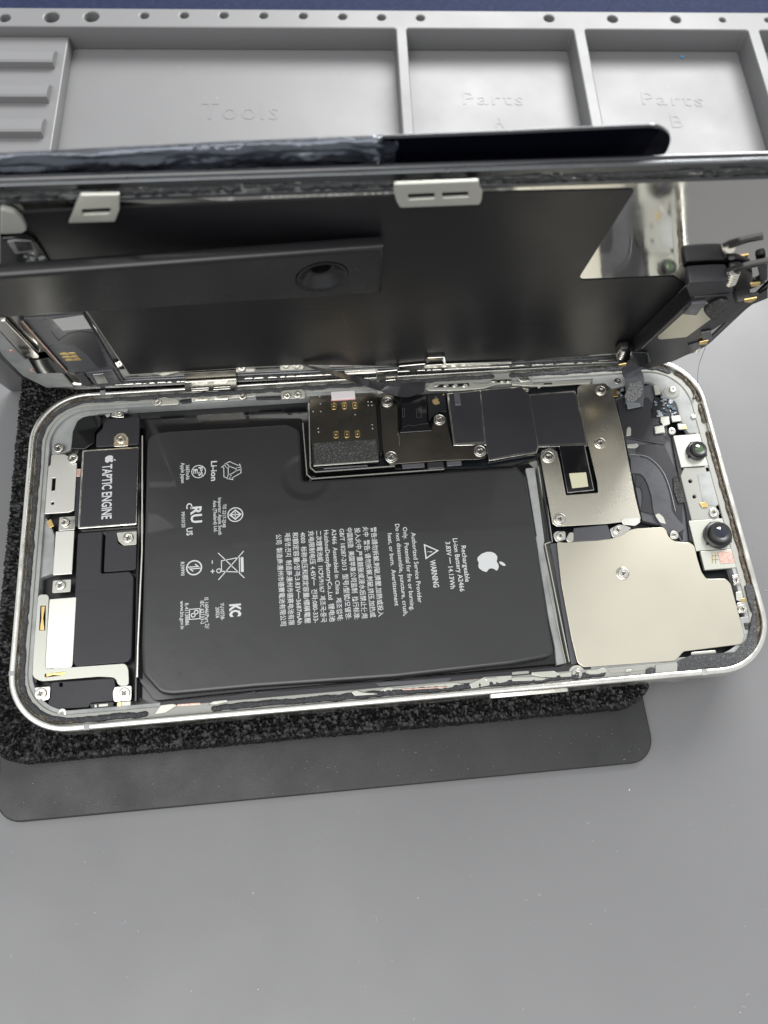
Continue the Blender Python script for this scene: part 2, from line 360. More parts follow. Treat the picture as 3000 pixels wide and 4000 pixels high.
# side wall (band of polished steel), slightly rounded
def lo(ins, z): return [(x, y, z) for x, y in ring(ins)]
mb = MB(); prof = [(1.25, -.9), (1.2, -.08), (1.1, 0), (.42, 0), (.2, -.07), (.05, -.3), (0, -.7), (0, -6.2), (.1, -6.6), (.5, -6.95), (1.3, -7.0), (1.3, -6.4)]
N = len(ring(0)); vs = [v for i_, z in prof for v in lo(i_, z)]; k_ = len(prof)
mb.add(vs, [[j*N+i, j*N+(i+1) % N, ((j+1) % k_)*N+(i+1) % N, ((j+1) % k_)*N+i] for j in range(k_) for i in range(N)])
fr_o = mb.build('steel_frame', M['steel_rim'], ph, smooth=50)
MB().plate(P, [ring(1.3)], -5.6, 1.3).build('back_glass', M['pale'], ph, smooth=0)
flatring(MB(), 1.27, 3.45, -1.0, 4.7, .15).build('inner_ledge', M['pale'], ph)
flatring(MB(), 3.42, 4.3, -1.3, 4.4, .1).build('inner_step', M['plastic'], ph)
MB().box(P, -50, -WY+3.4, 40, -WY+4.5, -1.22, 3, .08).build('comb_strip', M['black_soft'], ph)
# seal: lumpy broken adhesive lying in the ledge
def seal(ins, w, ranges, z, material, name, seed):
    base = ring(ins); pts = []
    for i in range(len(base)):
        a, b_ = Vector(base[i]), Vector(base[(i+1) % len(base)]); n = max(1, int((b_-a).length/.45))
        for k in range(n): pts.append(a+(b_-a)*k/n)
    n = len(pts); run = []; mb = MB()
    def flush():
        if len(run) > 3:
            path = [Vector((q.x, q.y, z)) for q, _ in run]
            def sec(i):
                q, t = run[i]; nn = Vector((t.y, -t.x, 0)); c = path[i]+nn*noise.noise(path[i]*.55+Vector((seed, 0, 0)))*.25
                ww = w/2*(1+.16*noise.noise(path[i]*.12+Vector((0, seed, 3)))+.16*noise.noise(path[i]*2.1+Vector((0, seed, 3)))); hh = .30*(1+.9*noise.noise(path[i]*1.6+Vector((0, seed, 9))))
                if i in (0, len(run)-1): ww *= .4; hh *= .3
                return [c+nn*ww, c+nn*ww*.7+Vector((0, 0, hh*.8)), c+nn*ww*.1+Vector((0, 0, hh)), c-nn*ww*.6+Vector((0, 0, hh*.85)), c-nn*ww, c-nn*ww-Vector((0, 0, .3)), c+nn*ww-Vector((0, 0, .3))]
            mb.sweep(path, sec)
        run.clear()
    for i in range(n):
        q = pts[i]; t = (pts[(i+1) % n]-pts[i-1]).normalized()
        if ranges(q): run.append((q, t))
        else: flush()
    flush()
    return mb.build(name, material, ph, smooth=70)
seal(2.2, 1.3, lambda q: not (q.x > 74 and q.y > -24) and not (66 > q.x > 43 and q.y < -30) and not(q.y < -30 and -52 < q.x < -40) and not (q.y > 36 and (-2 < q.x < 1 or 30 < q.x < 33)), -1.0, M['adhesive'], 'adhesive_seal', 3)
seal(1.75, .9, lambda q: q.x > 70 and noise.noise(Vector((q.x, q.y, 1))*.25) > -.35, -.85, M['grime'], 'grime_strip', 5)
seal(1.8, .6, lambda q: q.x < -66 and noise.noise(Vector((q.x, q.y, 5))*.5) > -.2, -.9, M['grime'], 'grime_strip', 8)
# antenna breaks across the rim
for s_ in ('F 562,1228', 'E 665,640', 'J 1255,895', 'F 72,880'):
    x, y = one(s_, 0); mb = MB()
    if abs(y) > 36: yy = math.copysign(WY-.62, y); mb.box(P, x-.6, yy-.63, x+.6, yy+.5, .015, .5)
    else: xx = math.copysign(WX-.62, x); mb.box(P, xx-.5, y-.5, xx+.63, y+.5, .015, .5)
    mb.build('antenna_break', M['plastic'], ph, smooth=0)

def pl(name, s, z, t, material, r=.25, bev=.08, orth=True, parent=ph, holes=(), label=None, fr=P, mb=None, build=True, extra=None):
    pts = tr(s, z, fr); pts = ortho(pts) if orth else pts
    outl = [rnd(pts, r) if r else pts]
    for h_ in holes:
        hp = tr(h_, z, fr); outl.append(rnd(ortho(hp) if orth else hp, .12))
    q = (mb or MB()).plate(fr, outl, z, t, bev)
    return q.build(name, material, parent, label=label) if build else q

# ---- inner floor
pl('battery_bay', 'E 845,745 1659,690 G 335,350 350,790 1250,790 I 75,650 150,720 J 330,830 H 1659,950 0,1100 F 1000,1080 890,1030 870,0 E 890,1000 905,800', -4.3, 1.3, M['gloss'], .5, .0, orth=False)
pl('board_bay', 'G 340,300 1659,230 I 500,130 660,200 905,130 1060,280 1150,480 1300,1100 J 1470,250 1530,560 1450,760 1100,790 430,850 250,0 I 170,640 G 1659,780 1250,790 380,800', -3.9, 1.6, M['pcb'], .5, .0, orth=False)
pl('speaker_bay', 'E 480,800 900,770 900,1000 F 885,0 870,1050 560,1120 300,1120 330,960 190,940 170,700 200,380 300,250 E 330,1430 510,1010', -3.9, 1.6, M['black'], .4, .0, orth=False)

# ---- battery
bat_s = 'E 950,985 955,925 1000,893 1100,882 1659,850 G 205,505 285,545 302,874 640,853 1659,786 I 30,690 92,760 175,1250 J 180,150 240,560 275,745 240,775 H 1659,905 900,990 0,1052 F 1110,1020 1035,1008 920,880 913,700'
bp = tr(bat_s, -1.35)
bat = MB().plate(P, [rnd(bp, 1.0, 5)], -1.35, 3.0, .75, 4).build('battery', M['battery'], ph, smooth=50)
dx, dy = one('G 325,850', -1.35); DENT.inputs[1].default_value = W((dx, dy, -1.35))-Vector(ph['_o'])
MB().plate(P, [rnd(tr('E 940,905 1000,855 1659,800 G 300,470 315,876 I 60,690 170,1000 J 300,820 H 1659,930 0,1078 F 1000,1060 900,930 905,100', -3.3), .8, 4)], -3.3, .9, .15).build('flange', M['gloss'], bat)
# printed text, reading downwards
def down(s_, z): return tr(s_, z)
ink = MB(); ZT = -1.35+.012
def tl(txt, s_, size, bold=0.0, th=.02):
    a, b_ = tr(s_, ZT); ink.text(P, txt, a, b_, size, ZT, th, bold=bold)
for txt, s_ in (('警告:請勿拆解,刺破,擠壓,加熱或投入', 'H 760,15 810,595'), ('火中  警告: 请勿拆解,刺破,挤压,加热或', 'H 708,12 758,600'), ('投入火中,严重鼓胀或浸水后禁止使用', 'H 655,20 705,605'), ('中国制造  美国苹果公司监制  执行标准:', 'H 603,20 655,612'),
                ('GB/T 18287-2013  型号/型號/모델명:', 'H 555,25 600,612'), ('A2466  Assembled in China  제조업체:', 'H 505,28 545,622'), ('HuizhouDesayBatteryCo.,Ltd  锂电池', 'H 455,35 495,628'), ('二次鋰電池組  1ICP5/91/67  제조국:중국', 'H 405,38 440,632'),
                ('充电限制电压 4.45V═  전화:080-333-', 'H 355,40 390,635'), ('4000  标称电压和额定容量/標稱電壓', 'H 303,48 335,638'), ('和額定容量/정격:3.83V═3687mAh', 'H 253,48 285,645'), ('제품명:전지  制造商:惠州市德赛电池有限', 'H 203,52 230,650'), ('公司  製造商:惠州市德賽電池有限公司', 'H 145,62 178,655')):
    tl(txt, s_, 1.42, .008)
for txt, s_ in (('Authorized Service Provider', 'H 1020,50 1065,505'), ('Only.  Potential for fire or burning.', 'H 965,15 1017,555'), ('Do not disassemble, puncture, crush,', 'H 915,-5 972,590'), ('heat, or burn.  Avertissement', 'H 867,55 915,525')):
    tl(txt, s_, 1.4, .008)
tl('WARNING', 'H 1145,228 1170,405', 1.75, .02)
tl('Rechargeable', 'H 1345,135 1373,370', 1.5, .012); tl('Li-ion Battery A2466', 'H 1290,88 1338,432', 1.5, .012); tl('3.83V ═ 14.13Wh', 'H 1243,110 1277,415', 1.5, .012)
tl('Li-ion', 'E 1388,1080 1388,1208', 1.9, .02); tl('3687mAh', 'E 1216,1105 1218,1200', 1.2, .01); tl('Apple Japan', 'E 1185,1090 1187,1222', 1.2, .01)
tl('TIS 2217-2548', 'E 1456,1358 1453,1510', 1.1, .01); tl('Importer: Apple South', 'E 1425,1318 1428,1558', 1.1, .01); tl('Asia (Thailand) Ltd.', 'E 1392,1335 1399,1540', 1.1, .01)
tl('C', 'E 1228,1352 1228,1390', 1.9, .02); tl('US', 'E 1228,1512 1230,1562', 1.9, .02); tl('MH10120', 'E 1187,1410 1190,1510', 1.15, .01); tl('RU', 'E 1272,1375 1275,1480', 3.4, .03)
tl('R39990', 'F 1183,158 1185,247', 1.15, .01); tl('IS 16046(Part 2)/', 'F 1338,388 1345,590', 1.15, .01); tl('IEC 62133-2', 'F 1310,410 1314,560', 1.15, .01); tl('R-41138886', 'F 1210,425 1214,568', 1.15, .01); tl('www.bis.gov.in', 'F 1180,410 1184,592', 1.15, .01)
tl('YU10738-', 'F 1440,422 1443,535', 1.15, .01); tl('20026', 'F 1410,450 1412,520', 1.15, .01); tl('PS', 'E 1300,1118 1300,1178', 1.3, .02); tl('E', 'E 1268,1132 1268,1162', 1.3, .02); tl('KC', 'F 1525,430 1527,512', 3.2, .05)
tl('−', 'F 1376,148 1376,170', 1.6, .02); tl('+', 'F 1378,205 1378,232', 1.6, .02); tl('!', 'H 1128,172 1128,178', 1.5, .02)
def loc_stroke(cs, pts, w=.16, closed=False):     # pts in mm about an anchor pixel; x = right in the photo, y = up
    x, y = one(cs, ZT); ink.stroke(P, [(x+a, y+b_) for a, b_ in pts], w, ZT+.01, .02, closed)
def cring(cs, r, w=.2): loc_stroke(cs, circ(0, 0, r, 28), w, True)
cring('E 1287,1148', 1.55); cring('E 1525,1427', 1.65, .24); loc_stroke('E 1525,1427', [(-1.2, 0), (0, 1.1), (1.2, 0), (0, -1.1)], .3, True); loc_stroke('E 1525,1427', [(-.9, 0), (.9, 0)], .25); loc_stroke('E 1525,1427', [(0, -.7), (0, .7)], .2)
cring('F 1258,195', 1.6, .3); loc_stroke('F 1258,195', [(-1.5, .22), (.9, .22), (.2, .8)], .26); loc_stroke('F 1258,195', [(1.5, -.22), (-.9, -.22), (-.2, -.8)], .26)
loc_stroke('F 1262,495', [(-1.1, -1.1), (1.1, -1.1), (1.1, 1.1), (-1.1, 1.1)], .18, True); cring('F 1272,483', .4, .22); cring('F 1252,503', .4, .22)
loc_stroke('H 1143,170', [(-1.6, -1.6), (-1.6, 1.6), (1.2, 0)], .28, True)
# crossed-out bin, lying on its side
loc_stroke('F 1495,180', [(-2.7, -3.1), (2.9, 3.1)], .2); loc_stroke('F 1495,180', [(-2.7, 3.1), (2.9, -3.1)], .2)
loc_stroke('F 1495,180', [(2.5, 1.7), (2.5, -1.7)], .6); loc_stroke('F 1495,180', [(1.9, 1.7), (-2.0, 1.2), (-2.0, -1.2), (1.9, -1.7)], .2, True); cring('F 1418,215', .45, .2)
# recycling triangle of three arrows
rx, ry = one('E 1500,1140', ZT)
for k in range(3):
    a = math.radians(120*k-90); R2 = lambda p_: (rx+p_[0]*math.cos(a)-p_[1]*math.sin(a), ry+p_[0]*math.sin(a)+p_[1]*math.cos(a))
    ink.stroke(P, [R2(p_) for p_ in [(-.95, -1.75), (1.5, -1.75), (2.15, -.55), (1.35, -.1), (.95, -.75), (-.95, -.75)]], .16, ZT+.01, .02, True)
    ink.stroke(P, [R2(p_) for p_ in [(-.95, -2.2), (-1.9, -1.25), (-.95, -.3)]], .16, ZT+.01, .02, True)
def apple(mb, fr, cx, cy, s_, rot, z, t=.02):
    body = [(0, .62), (.22, .74), (.5, .78), (.78, .66), (.93, .5), (.72, .3), (.62, .05), (.68, -.22), (.98, -.45), (.82, -.82), (.55, -1.12), (.3, -1.18), (.0, -1.06), (-.3, -1.18), (-.55, -1.1), (-.85, -.72), (-1.02, -.2), (-1.0, .25), (-.8, .6), (-.48, .78), (-.2, .72)]
    leaf = [(.02, .84), (.06, 1.12), (.28, 1.38), (.5, 1.46), (.48, 1.2), (.3, .95)]
    c_, s2 = math.cos(rot), math.sin(rot); T = lambda q: (cx+(q[0]*c_-q[1]*s2)*s_, cy+(q[0]*s2+q[1]*c_)*s_)
    mb.plate(fr, [rnd([T(q) for q in body], .12*s_, 3)], z+t/2, t); mb.plate(fr, [rnd([T(q) for q in leaf], .1*s_, 3)], z+t/2, t)
x, y = one('H 1525,240', ZT); apple(ink, P, x-.3, y, 2.35, math.radians(-90), ZT)
ink.build('printed_marking', M['ink'], bat, smooth=0)
# pull tab bumps / bay walls around the battery
for s_, w in (('G 342,372 352,790 385,818 900,780', .28), ('G 303,500 330,835 362,862 1220,800', .22), ('E 922,915 920,1659 F 893,700 888,905', .5)):
    MB().stroke(P, tr(s_, -1.62), .6, -1.62, 2.7).build('bay_rib', M['gloss'], ph, smooth=0); MB().stroke(P, tr(s_, -1.5), min(w, .24), -1.5, .12).build('rib_edge', M['bright'], ph, smooth=0)
pl('bay_wall', 'E 895,960 912,960 905,1300 F 905,0 895,300 885,1060 872,1060 880,300 E 890,1659', -1.9, 2.4, M['gloss'], .1, .05, orth=False)
pl('side_channel', 'I 88,712 148,705 212,1180 J 205,60 262,330 348,815 290,828 276,700 240,540 184,200 150,0 I 160,1150 112,850', -2.4, 1.6, M['plastic'], .2, .15, orth=False)
for s_, w_ in (('I 170,700 250,1190 J 215,40 372,805', .22), ('I 190,690 262,1190', .14), ('J 230,250 262,420 350,812', .12)): MB().stroke(P, tr(s_, -1.9), w_, -1.9, 2.2).build('bay_rib', M['white_metal'], ph, smooth=0)
pl('flex_strip', 'J 245,40 290,35 325,240 335,330 420,815 385,825 300,330 285,230', -1.7, .4, M['flexg'], .15, .05, orth=False)
pl('flex_strip', 'I 175,690 205,680 235,1000 260,1190 230,1190 205,950', -1.9, .4, M['flex'], .15, .05, orth=False)
# ---- haptic motor
pl('motor_can', 'E 530,1008 893,988 893,1492 508,1518', -1.45, 2.2, M['steel'], .35, .12)
hm = pl('haptic_motor', 'E 540,1016 886,996 886,1482 520,1506', -1.28, .3, M['black_soft'], .3, .08)
t_ = MB(); a, b_ = tr('E 697,1102 692,1455', -1.27); t_.text(P, 'TAPTIC ENGINE', a, b_, 3.1, -1.265, .02, bold=.02); x, y = one('E 712,1068', -1.27); apple(t_, P, x, y, .95, math.radians(-90), -1.265)
t_.build('printed_marking', M['ink'], hm, smooth=0)
# ---- left end parts
pl('tape_cover', 'E 540,795 575,785 635,782 655,802 652,850 612,890 612,960 545,1003 460,998 470,890 500,820', -1.6, .5, M['gloss'], .3, .1, orth=False)
pl('connector_cover', 'E 668,835 705,803 900,800 908,962 622,1000 622,905 668,868', -1.3, .8, M['black_soft'], .6, .15)
pl('screw_tab', 'E 735,990 740,925 765,898 805,898 833,930 832,978', -1.12, .3, M['steel'], .4, .05)
pl('antenna_shield', 'E 290,1125 328,1105 332,1035 420,1040 500,1095 492,1180 482,1398 450,1412 276,1424', -1.5, .6, M['bright'], .25, .08, holes=('E 338,1190 360,1190 358,1270 335,1270', 'E 333,1345 350,1345 350,1362 333,1362'))
pl('corner_plate', 'E 300,880 420,770 560,745 830,700 830,760 660,770 520,800 480,890 460,1010 335,1050 325,930', -2.2, 1.0, M['plastic'], .8, .2, orth=False)
pl('port_block', 'E 245,1455 300,1445 330,1500 355,1560 F 350,230 265,258 262,330 212,355 205,260 215,0', -2.0, 2.2, M['plastic'], .4, .25, orth=False)
pl('port_shield', 'E 358,1535 480,1530 F 480,60 465,236 345,242', -1.5, .6, M['bright'], .2, .08)
pl('screw_tab', 'E 380,1440 485,1440 490,1530 385,1525', -1.55, .3, M['steel'], .3, .05)
pl('speaker_case', 'E 492,1548 655,1533 F 665,222 840,226 868,252 850,782 818,812 490,832 474,802 495,380 492,100', -1.4, 2.4, M['black_soft'], .6, .2)
pl('speaker_case', 'E 678,1540 765,1536 762,1610 790,1625 882,1622 F 885,200 862,218 678,214', -1.7, 2.1, M['black_soft'], .4, .12)
s2_ = MB(); s2_.stroke(P, tr('F 497,352 615,346 640,362 662,402 835,412 832,790', -1.39), .12, -1.385, .02); s2_.stroke(P, tr('F 486,627 833,601', -1.39), .1, -1.385, .02)
s2_.stroke(P, tr('F 512,1060 508,950 530,930 740,912', -1.6), .08, -1.585, .02); s2_.build('seam_line', M['black'], ph, smooth=0)
pl('screw_tab', 'E 755,1548 885,1530 885,1622 800,1625 768,1600', -1.25, .35, M['white_metal'], .3, .06)
pl('port_shield', 'F 320,397 492,389 471,826 460,838 458,850 352,856 350,846 290,850', -1.35, .5, M['bright'], .2, .06)
pl('antenna_strip', 'F 246,368 318,368 292,852 812,815 832,850 836,960 765,962 748,906 640,900 262,932 208,902 216,760 232,560', -1.2, .35, M['white_metal'], .9, .08, orth=False, holes=('F 262,440 296,440 292,600 254,600', 'F 290,882 420,868 420,890 292,905'))
pl('spring_contact', 'F 268,445 292,445 280,520 288,598 258,598 268,520', -1.25, .15, M['gold'], .2, .03, orth=False); pl('spring_contact', 'F 300,882 440,868 455,876 440,895 340,890 300,902', -1.25, .15, M['gold'], .2, .03, orth=False)
pl('port_grille', 'F 238,385 200,392 160,885 190,930 240,942 235,900 205,880 215,600', -1.7, 2.2, M['black'], .3, .1, orth=False)
g_ = MB()
for k in range(7):
    y_ = 410+k*68; g_.stroke(P, tr(f'F {203-k*5},{y_} {200-k*5},{y_+52}', -1.65), .55, -1.66, .1)
g_.build('grille_slot', M['plastic'], ph, smooth=0)
pl('screw_tab', 'F 345,278 462,270 455,350 335,360', -1.35, .35, M['white_metal'], .3, .06)
pl('screw_tab', 'F 218,972 325,965 322,1045 260,1062 225,1055', -1.35, .35, M['steel'], .4, .06)
pl('screw_tab', 'F 742,972 848,956 855,1005 850,1062 738,1056 730,1010', -1.25, .35, M['steel'], .4, .06)
pl('bottom_cover', 'F 332,937 742,912 752,995 735,1058 585,1070 575,1098 330,1112 308,1070 325,1040', -1.6, 1.6, M['black_soft'], .5, .12, orth=False, holes=('F 385,940 405,940 405,965 385,965',))
pl('coax_plug', 'F 757,1062 848,1062 846,1106 757,1108', -1.5, .6, M['white_metal'], .2, .1); pl('coax_plug', 'F 762,1066 785,1066 785,1100 762,1100', -1.35, .3, M['gold'], .1, .05)
pl('connector', 'F 575,1072 735,1068 735,1112 600,1118', -1.8, 1.2, M['black'], .15, .08)
for s_ in ('F 640,1080 700,1076 700,1092 640,1096', 'F 612,1082 628,1082 628,1100 612,1100', 'F 500,1120 570,1104 572,1116 505,1132'): pl('contact_chip', s_, -1.65, .3, M['white_metal'], .08, .04)
pl('coax_plug', 'E 720,770 750,760 800,770 805,795 770,800 720,790', -1.8, .8, M['steel'], .25, .1); pl('contact_chip', 'E 680,778 712,770 715,785 690,795', -1.7, .4, M['white_metal'], .1, .05)
pl('spring_contact', 'E 300,1470 330,1455 350,1500 320,1515', -1.6, .4, M['gold'], .1, .05, orth=False)
pl('flex_strip', 'E 497,1130 525,1130 520,1180 495,1180', -1.5, .3, M['copper'], .1, .05); pl('flex_strip', 'E 497,1185 525,1185 505,1505 480,1500', -1.7, .3, M['flex'], .1, .05)
# ---- SIM reader
sim = pl('sim_reader', 'G 347,312 480,305 480,292 728,286 782,330 778,405 800,660 797,744 372,780 352,560', -1.4, 1.6, M['dark_steel'], .15, .06, orth=False)
pl('latch_block', 'G 485,294 640,292 645,342 490,350', -.95, .45, M['pink'], .3, .15, parent=sim); pl('latch_pad', 'G 484,346 646,340 646,352 488,356', -1.2, .15, M['pinkedge'], .1, .02, parent=sim)
pl('foam_strip', 'G 374,636 775,602 795,742 377,766', -1.1, .3, M['sponge'], .1, .05, parent=sim)
pl('tray_edge', 'G 372,772 795,742 796,752 374,782', -1.2, .25, M['bright'], .05, .04, parent=sim, orth=False)
for s_ in ('G 505,392', 'G 573,389', 'G 641,386', 'G 519,576', 'G 589,574', 'G 658,571'):
    x, y = one(s_, -1.35); c_ = MB().plate(P, [rrect(x-.62, y-.95, x+.62, y+.95, .45, 4), rrect(x-.36, y-.65, x+.36, y+.65, .2, 3)], -1.28, .12, .04)
    co = c_.build('contact_pin', M['gold'], sim); MB().box(P, x-.22, y-.2, x+.22, y+.75, -1.22, .12, .05).build('pin_spring', M['gold'], co)
d_ = MB()
for s_ in ('413,330', '418,378', '370,428', '420,427', '726,364', '748,365', '728,387', '752,387', '642,448', '753,513', '755,538', '403,537', '405,560'):
    x, y = one('G '+s_, -1.38); d_.plate(P, [circ(x, y, .16, 10)], -1.37, .05)
d_.build('weld_dot', M['ink_dim'], sim, smooth=0)
pl('gap_strip', 'G 782,410 800,408 825,655 818,700 802,700', -1.9, 1.5, M['gloss'], .1, .05, orth=False)
# ---- connector cover with screws
cov = pl('connector_cover', 'G 800,335 840,318 885,322 915,368 921,570 1132,556 1150,505 1152,460 1190,436 1230,462 1240,520 1276,652 1480,640 1500,690 1485,728 1440,738 1200,745 870,770 838,742 822,670', -1.2, .35, M['dark_steel'], .25, .07, orth=False)
s3 = MB(); s3.stroke(P, tr('G 915,580 925,560 930,645', -1.15), .15, -1.15, .05); s3.build('pressed_line', M['steel'], cov)
fc = pl('display_connector', 'G 938,335 1103,322 1112,495 1142,552 930,566 945,520', -.95, .5, M['gloss'], .3, .12, orth=False)
s3 = MB()
for q in ('G 1038,412 1070,410 1073,465 1042,466', 'G 948,410 962,408 962,462 950,462'): s3.stroke(P, tr(q, -.94), .07, -.93, .03, True)
s3.stroke(P, tr('G 955,528 990,515 1020,522 1060,510 1115,505', -.94), .07, -.93, .03); s3.build('outline_mark', M['flexg'], fc, smooth=0)
pl('board_strip', 'G 1108,322 1225,308 1238,430 1190,425 1145,455 1120,500', -1.5, .6, M['pcb'], .15, .05, orth=False)
q_ = MB(); x, y = one('G 1166,360', -1.48); apple(q_, P, x, y, .85, math.radians(8), -1.47); x, y = one('G 1215,318', -1.48); q_.plate(P, [circ(x, y, .22)], -1.46, .04); q_.build('gold_mark', M['goldink'], ph, smooth=0)
# ---- black-topped board shields with pale edges
pl('shield_can', 'G 1236,312 1248,306 1450,288 I 60,178 90,182 105,232 408,208 425,240 492,545 490,568 172,575 160,612 0,638 G 1510,748 1490,645 1280,648', -1.45, 1.6, M['steel'], .15, .08, orth=False)
pl('shield_film', 'G 1250,312 1452,294 1478,622 1290,634', -1.3, .2, M['black_soft'], .2, .05, orth=False)
pl('shield_film', 'G 1458,292 I 0,192 62,186 110,230 165,555 158,602 0,622 G 1512,735 1495,640', -1.25, .2, M['black_soft'], .2, .05, orth=False)
pl('shield_film', 'I 120,242 400,218 412,250 478,545 175,562', -1.22, .2, M['black_soft'], .2, .05, orth=False)
pl('flex_loop', 'G 1278,300 1322,296 1330,385 1290,388', -.8, .5, M['flexg'], .2, .2)
# edge parts under the shields
pl('edge_flex', 'G 945,770 1090,758 1095,790 950,796', -1.9, .5, M['flexg'], .1, .1); pl('edge_flex', 'G 1110,755 1215,748 1222,795 1112,800', -1.7, .8, M['flex'], .3, .25); pl('edge_flex', 'G 1235,750 1330,742 1335,775 1238,782', -1.8, .5, M['flexg'], .2, .15)
pl('pull_bar', 'G 435,790 720,770 728,780 440,802', -2.0, .5, M['flexg'], .2, .15)
# ---- camera connector plate
cp = pl('camera_bracket', 'I 424,190 448,170 600,158 640,190 662,250 722,500 800,900 836,1042 812,1054 700,1062 620,1072 290,1090 262,1068 184,640 190,598 240,578 290,600 310,680 350,886 558,870 552,800 492,545 425,240', -1.0, .35, M['bracket'], .35, .08, orth=False)
cn = pl('camera_connector', 'I 308,568 468,564 528,850 362,868', -1.15, .9, M['gloss'], .15, .1, orth=False)
MB().plate(P, [tr('I 306,566 470,562 531,856 358,874', -1.35), tr('I 318,576 462,572 520,842 370,858', -1.35)], -1.2, .5, .05).build('connector_rim', M['steel'], ph)
pl('blank_label', 'I 370,745 480,738 495,830 390,842', -1.12, .06, M['cream'], .15, .02, parent=cn, orth=False)
pl('spring_clip', 'I 705,1045 730,1035 795,1035 830,1040 832,1062 800,1085 720,1075', -.8, .5, M['bright'], .3, .1, orth=False)
# ---- right end: dark bay and flexes
pl('sensor_bay', 'I 668,262 760,220 905,160 925,250 1000,350 1010,500 1052,530 1100,720 1105,780 1160,1060 1200,1200 1100,1190 1060,1130 980,1085 845,1050 730,500', -2.2, 1.4, M['flexg'], .4, .1, orth=False)
pl('sensor_cover', 'I 680,270 735,250 780,300 880,250 920,300 900,340 912,378 985,400 985,425 920,435 925,480 985,490 1000,545 985,560 720,510 ', -1.7, .6, M['flex'], .25, .1, orth=False)
pl('metal_tongue', 'I 745,450 762,440 772,455 772,500 740,502', -1.5, .3, M['white_metal'], .3, .1, orth=False); pl('metal_tongue', 'I 745,556 815,550 822,570 800,582 748,580', -1.6, .3, M['white_metal'], .3, .1, orth=False)
pl('flex_strip', 'I 830,560 985,548 1000,590 1050,700 1100,790 1110,1180 1060,1080 1040,1000 1000,860 900,680 800,600', -1.9, .6, M['flex'], .4, .12, orth=False)
def arc_band(name, s_, w, z, material, t=.9):
    path = [Vector((a, b_, z)) for a, b_ in tr(s_, z)]
    pp = []
    for i in range(len(path)-1):
        p0, p1, p2, p3 = path[max(i-1, 0)], path[i], path[i+1], path[min(i+2, len(path)-1)]
        for k in range(6):
            t_ = k/6; pp.append(.5*((2*p1)+(-p0+p2)*t_+(2*p0-5*p1+4*p2-p3)*t_**2+(-p0+3*p1-3*p2+p3)*t_**3))
    pp.append(path[-1])
    return MB().stroke(P, [(q.x, q.y) for q in pp], w, z, t).build(name, material, ph)
arc_band('coil_flex', 'I 770,690 850,700 915,760 960,880 985,1010 1080,1130', 4.3, -1.6, M['flexg'])
arc_band('stitch_line', 'I 765,622 880,638 970,720 1020,830 1060,990', .12, -1.58, M['plastic'], .03)
arc_band('coil_flex', 'I 800,790 850,800 885,850 890,930 880,1000', 3.2, -1.9, M['flex'], .6)
pl('metal_tongue', 'I 925,1012 955,1003 985,1030 1000,1075 960,1062', -1.5, .4, M['white_metal'], .4, .12, orth=False)
pl('foam_flange', 'I 1045,770 1070,760 1105,850 1120,930 1080,940 1050,860', -1.5, .7, M['sponge'], .2, .1, orth=False)
# corner plate
pl('corner_plate', 'I 520,128 560,120 620,95 900,88 1000,108 1090,165 1175,290 1225,400 1262,480 1145,488 1092,400 1068,300 1050,270 985,250 962,205 905,150 845,150 700,180 650,195 520,170', -1.25, 1.4, M['plastic'], .8, .25, orth=False)
pl('corner_boss', 'I 975,205 1010,180 1060,165 1090,200 1085,240 1050,258 1000,250', -1.0, .5, M['pale'], .7, .2, orth=False)
cb = pl('sensor_board', 'I 905,345 925,245 1000,270 1060,290 1085,380 1010,385 960,370 905,385', -1.6, .6, M['pcb'], .15, .05, orth=False)
cA, cB = MB(), MB(); x0, y1 = one('I 915,255', -1.4); x1, y0 = one('I 1075,375', -1.4)
for _ in range(46):
    x, y = random.uniform(x0, x1), random.uniform(y0, y1); a, b_ = random.choice(((.28, .16), (.16, .28), (.4, .22), (.5, .4)))
    if x < x0+1.5 and y > y0+4.5: continue
    (cA if random.random() < .72 else cB).box(P, x-a, y-b_, x+a, y+b_, -1.3-random.uniform(0, .15), .3, .04)
cA.build('chip', M['chip'], cb); cB.build('chip', M['chipb'], cb)
for s_ in ('I 962,378 1020,373 1026,425 985,440 962,405', 'I 1028,372 1090,366 1100,405 1040,412', 'I 922,440 985,430 995,480 930,488', 'I 1070,420 1130,425 1128,460 1080,460', 'I 915,170 955,180 965,230 930,235'): pl('metal_tongue', s_, -1.1, .5, M['white_metal'], .3, .15, orth=False)
pl('spring_contact', 'I 1105,435 1130,432 1135,455 1110,458', -1.0, .2, M['gold'], .1, .05)
pl('spring_contact', 'I 635,205 690,200 692,245 640,250', -1.3, .5, M['gold'], .1, .1); 
for k, s_ in enumerate(('I 680,215 700,212 702,228 682,230', 'I 700,232 715,230 716,245 702,246', 'I 700,200 722,190 728,208 706,215')): pl('contact_chip', s_, -1.2, .3, M['chip'], .05, .04)
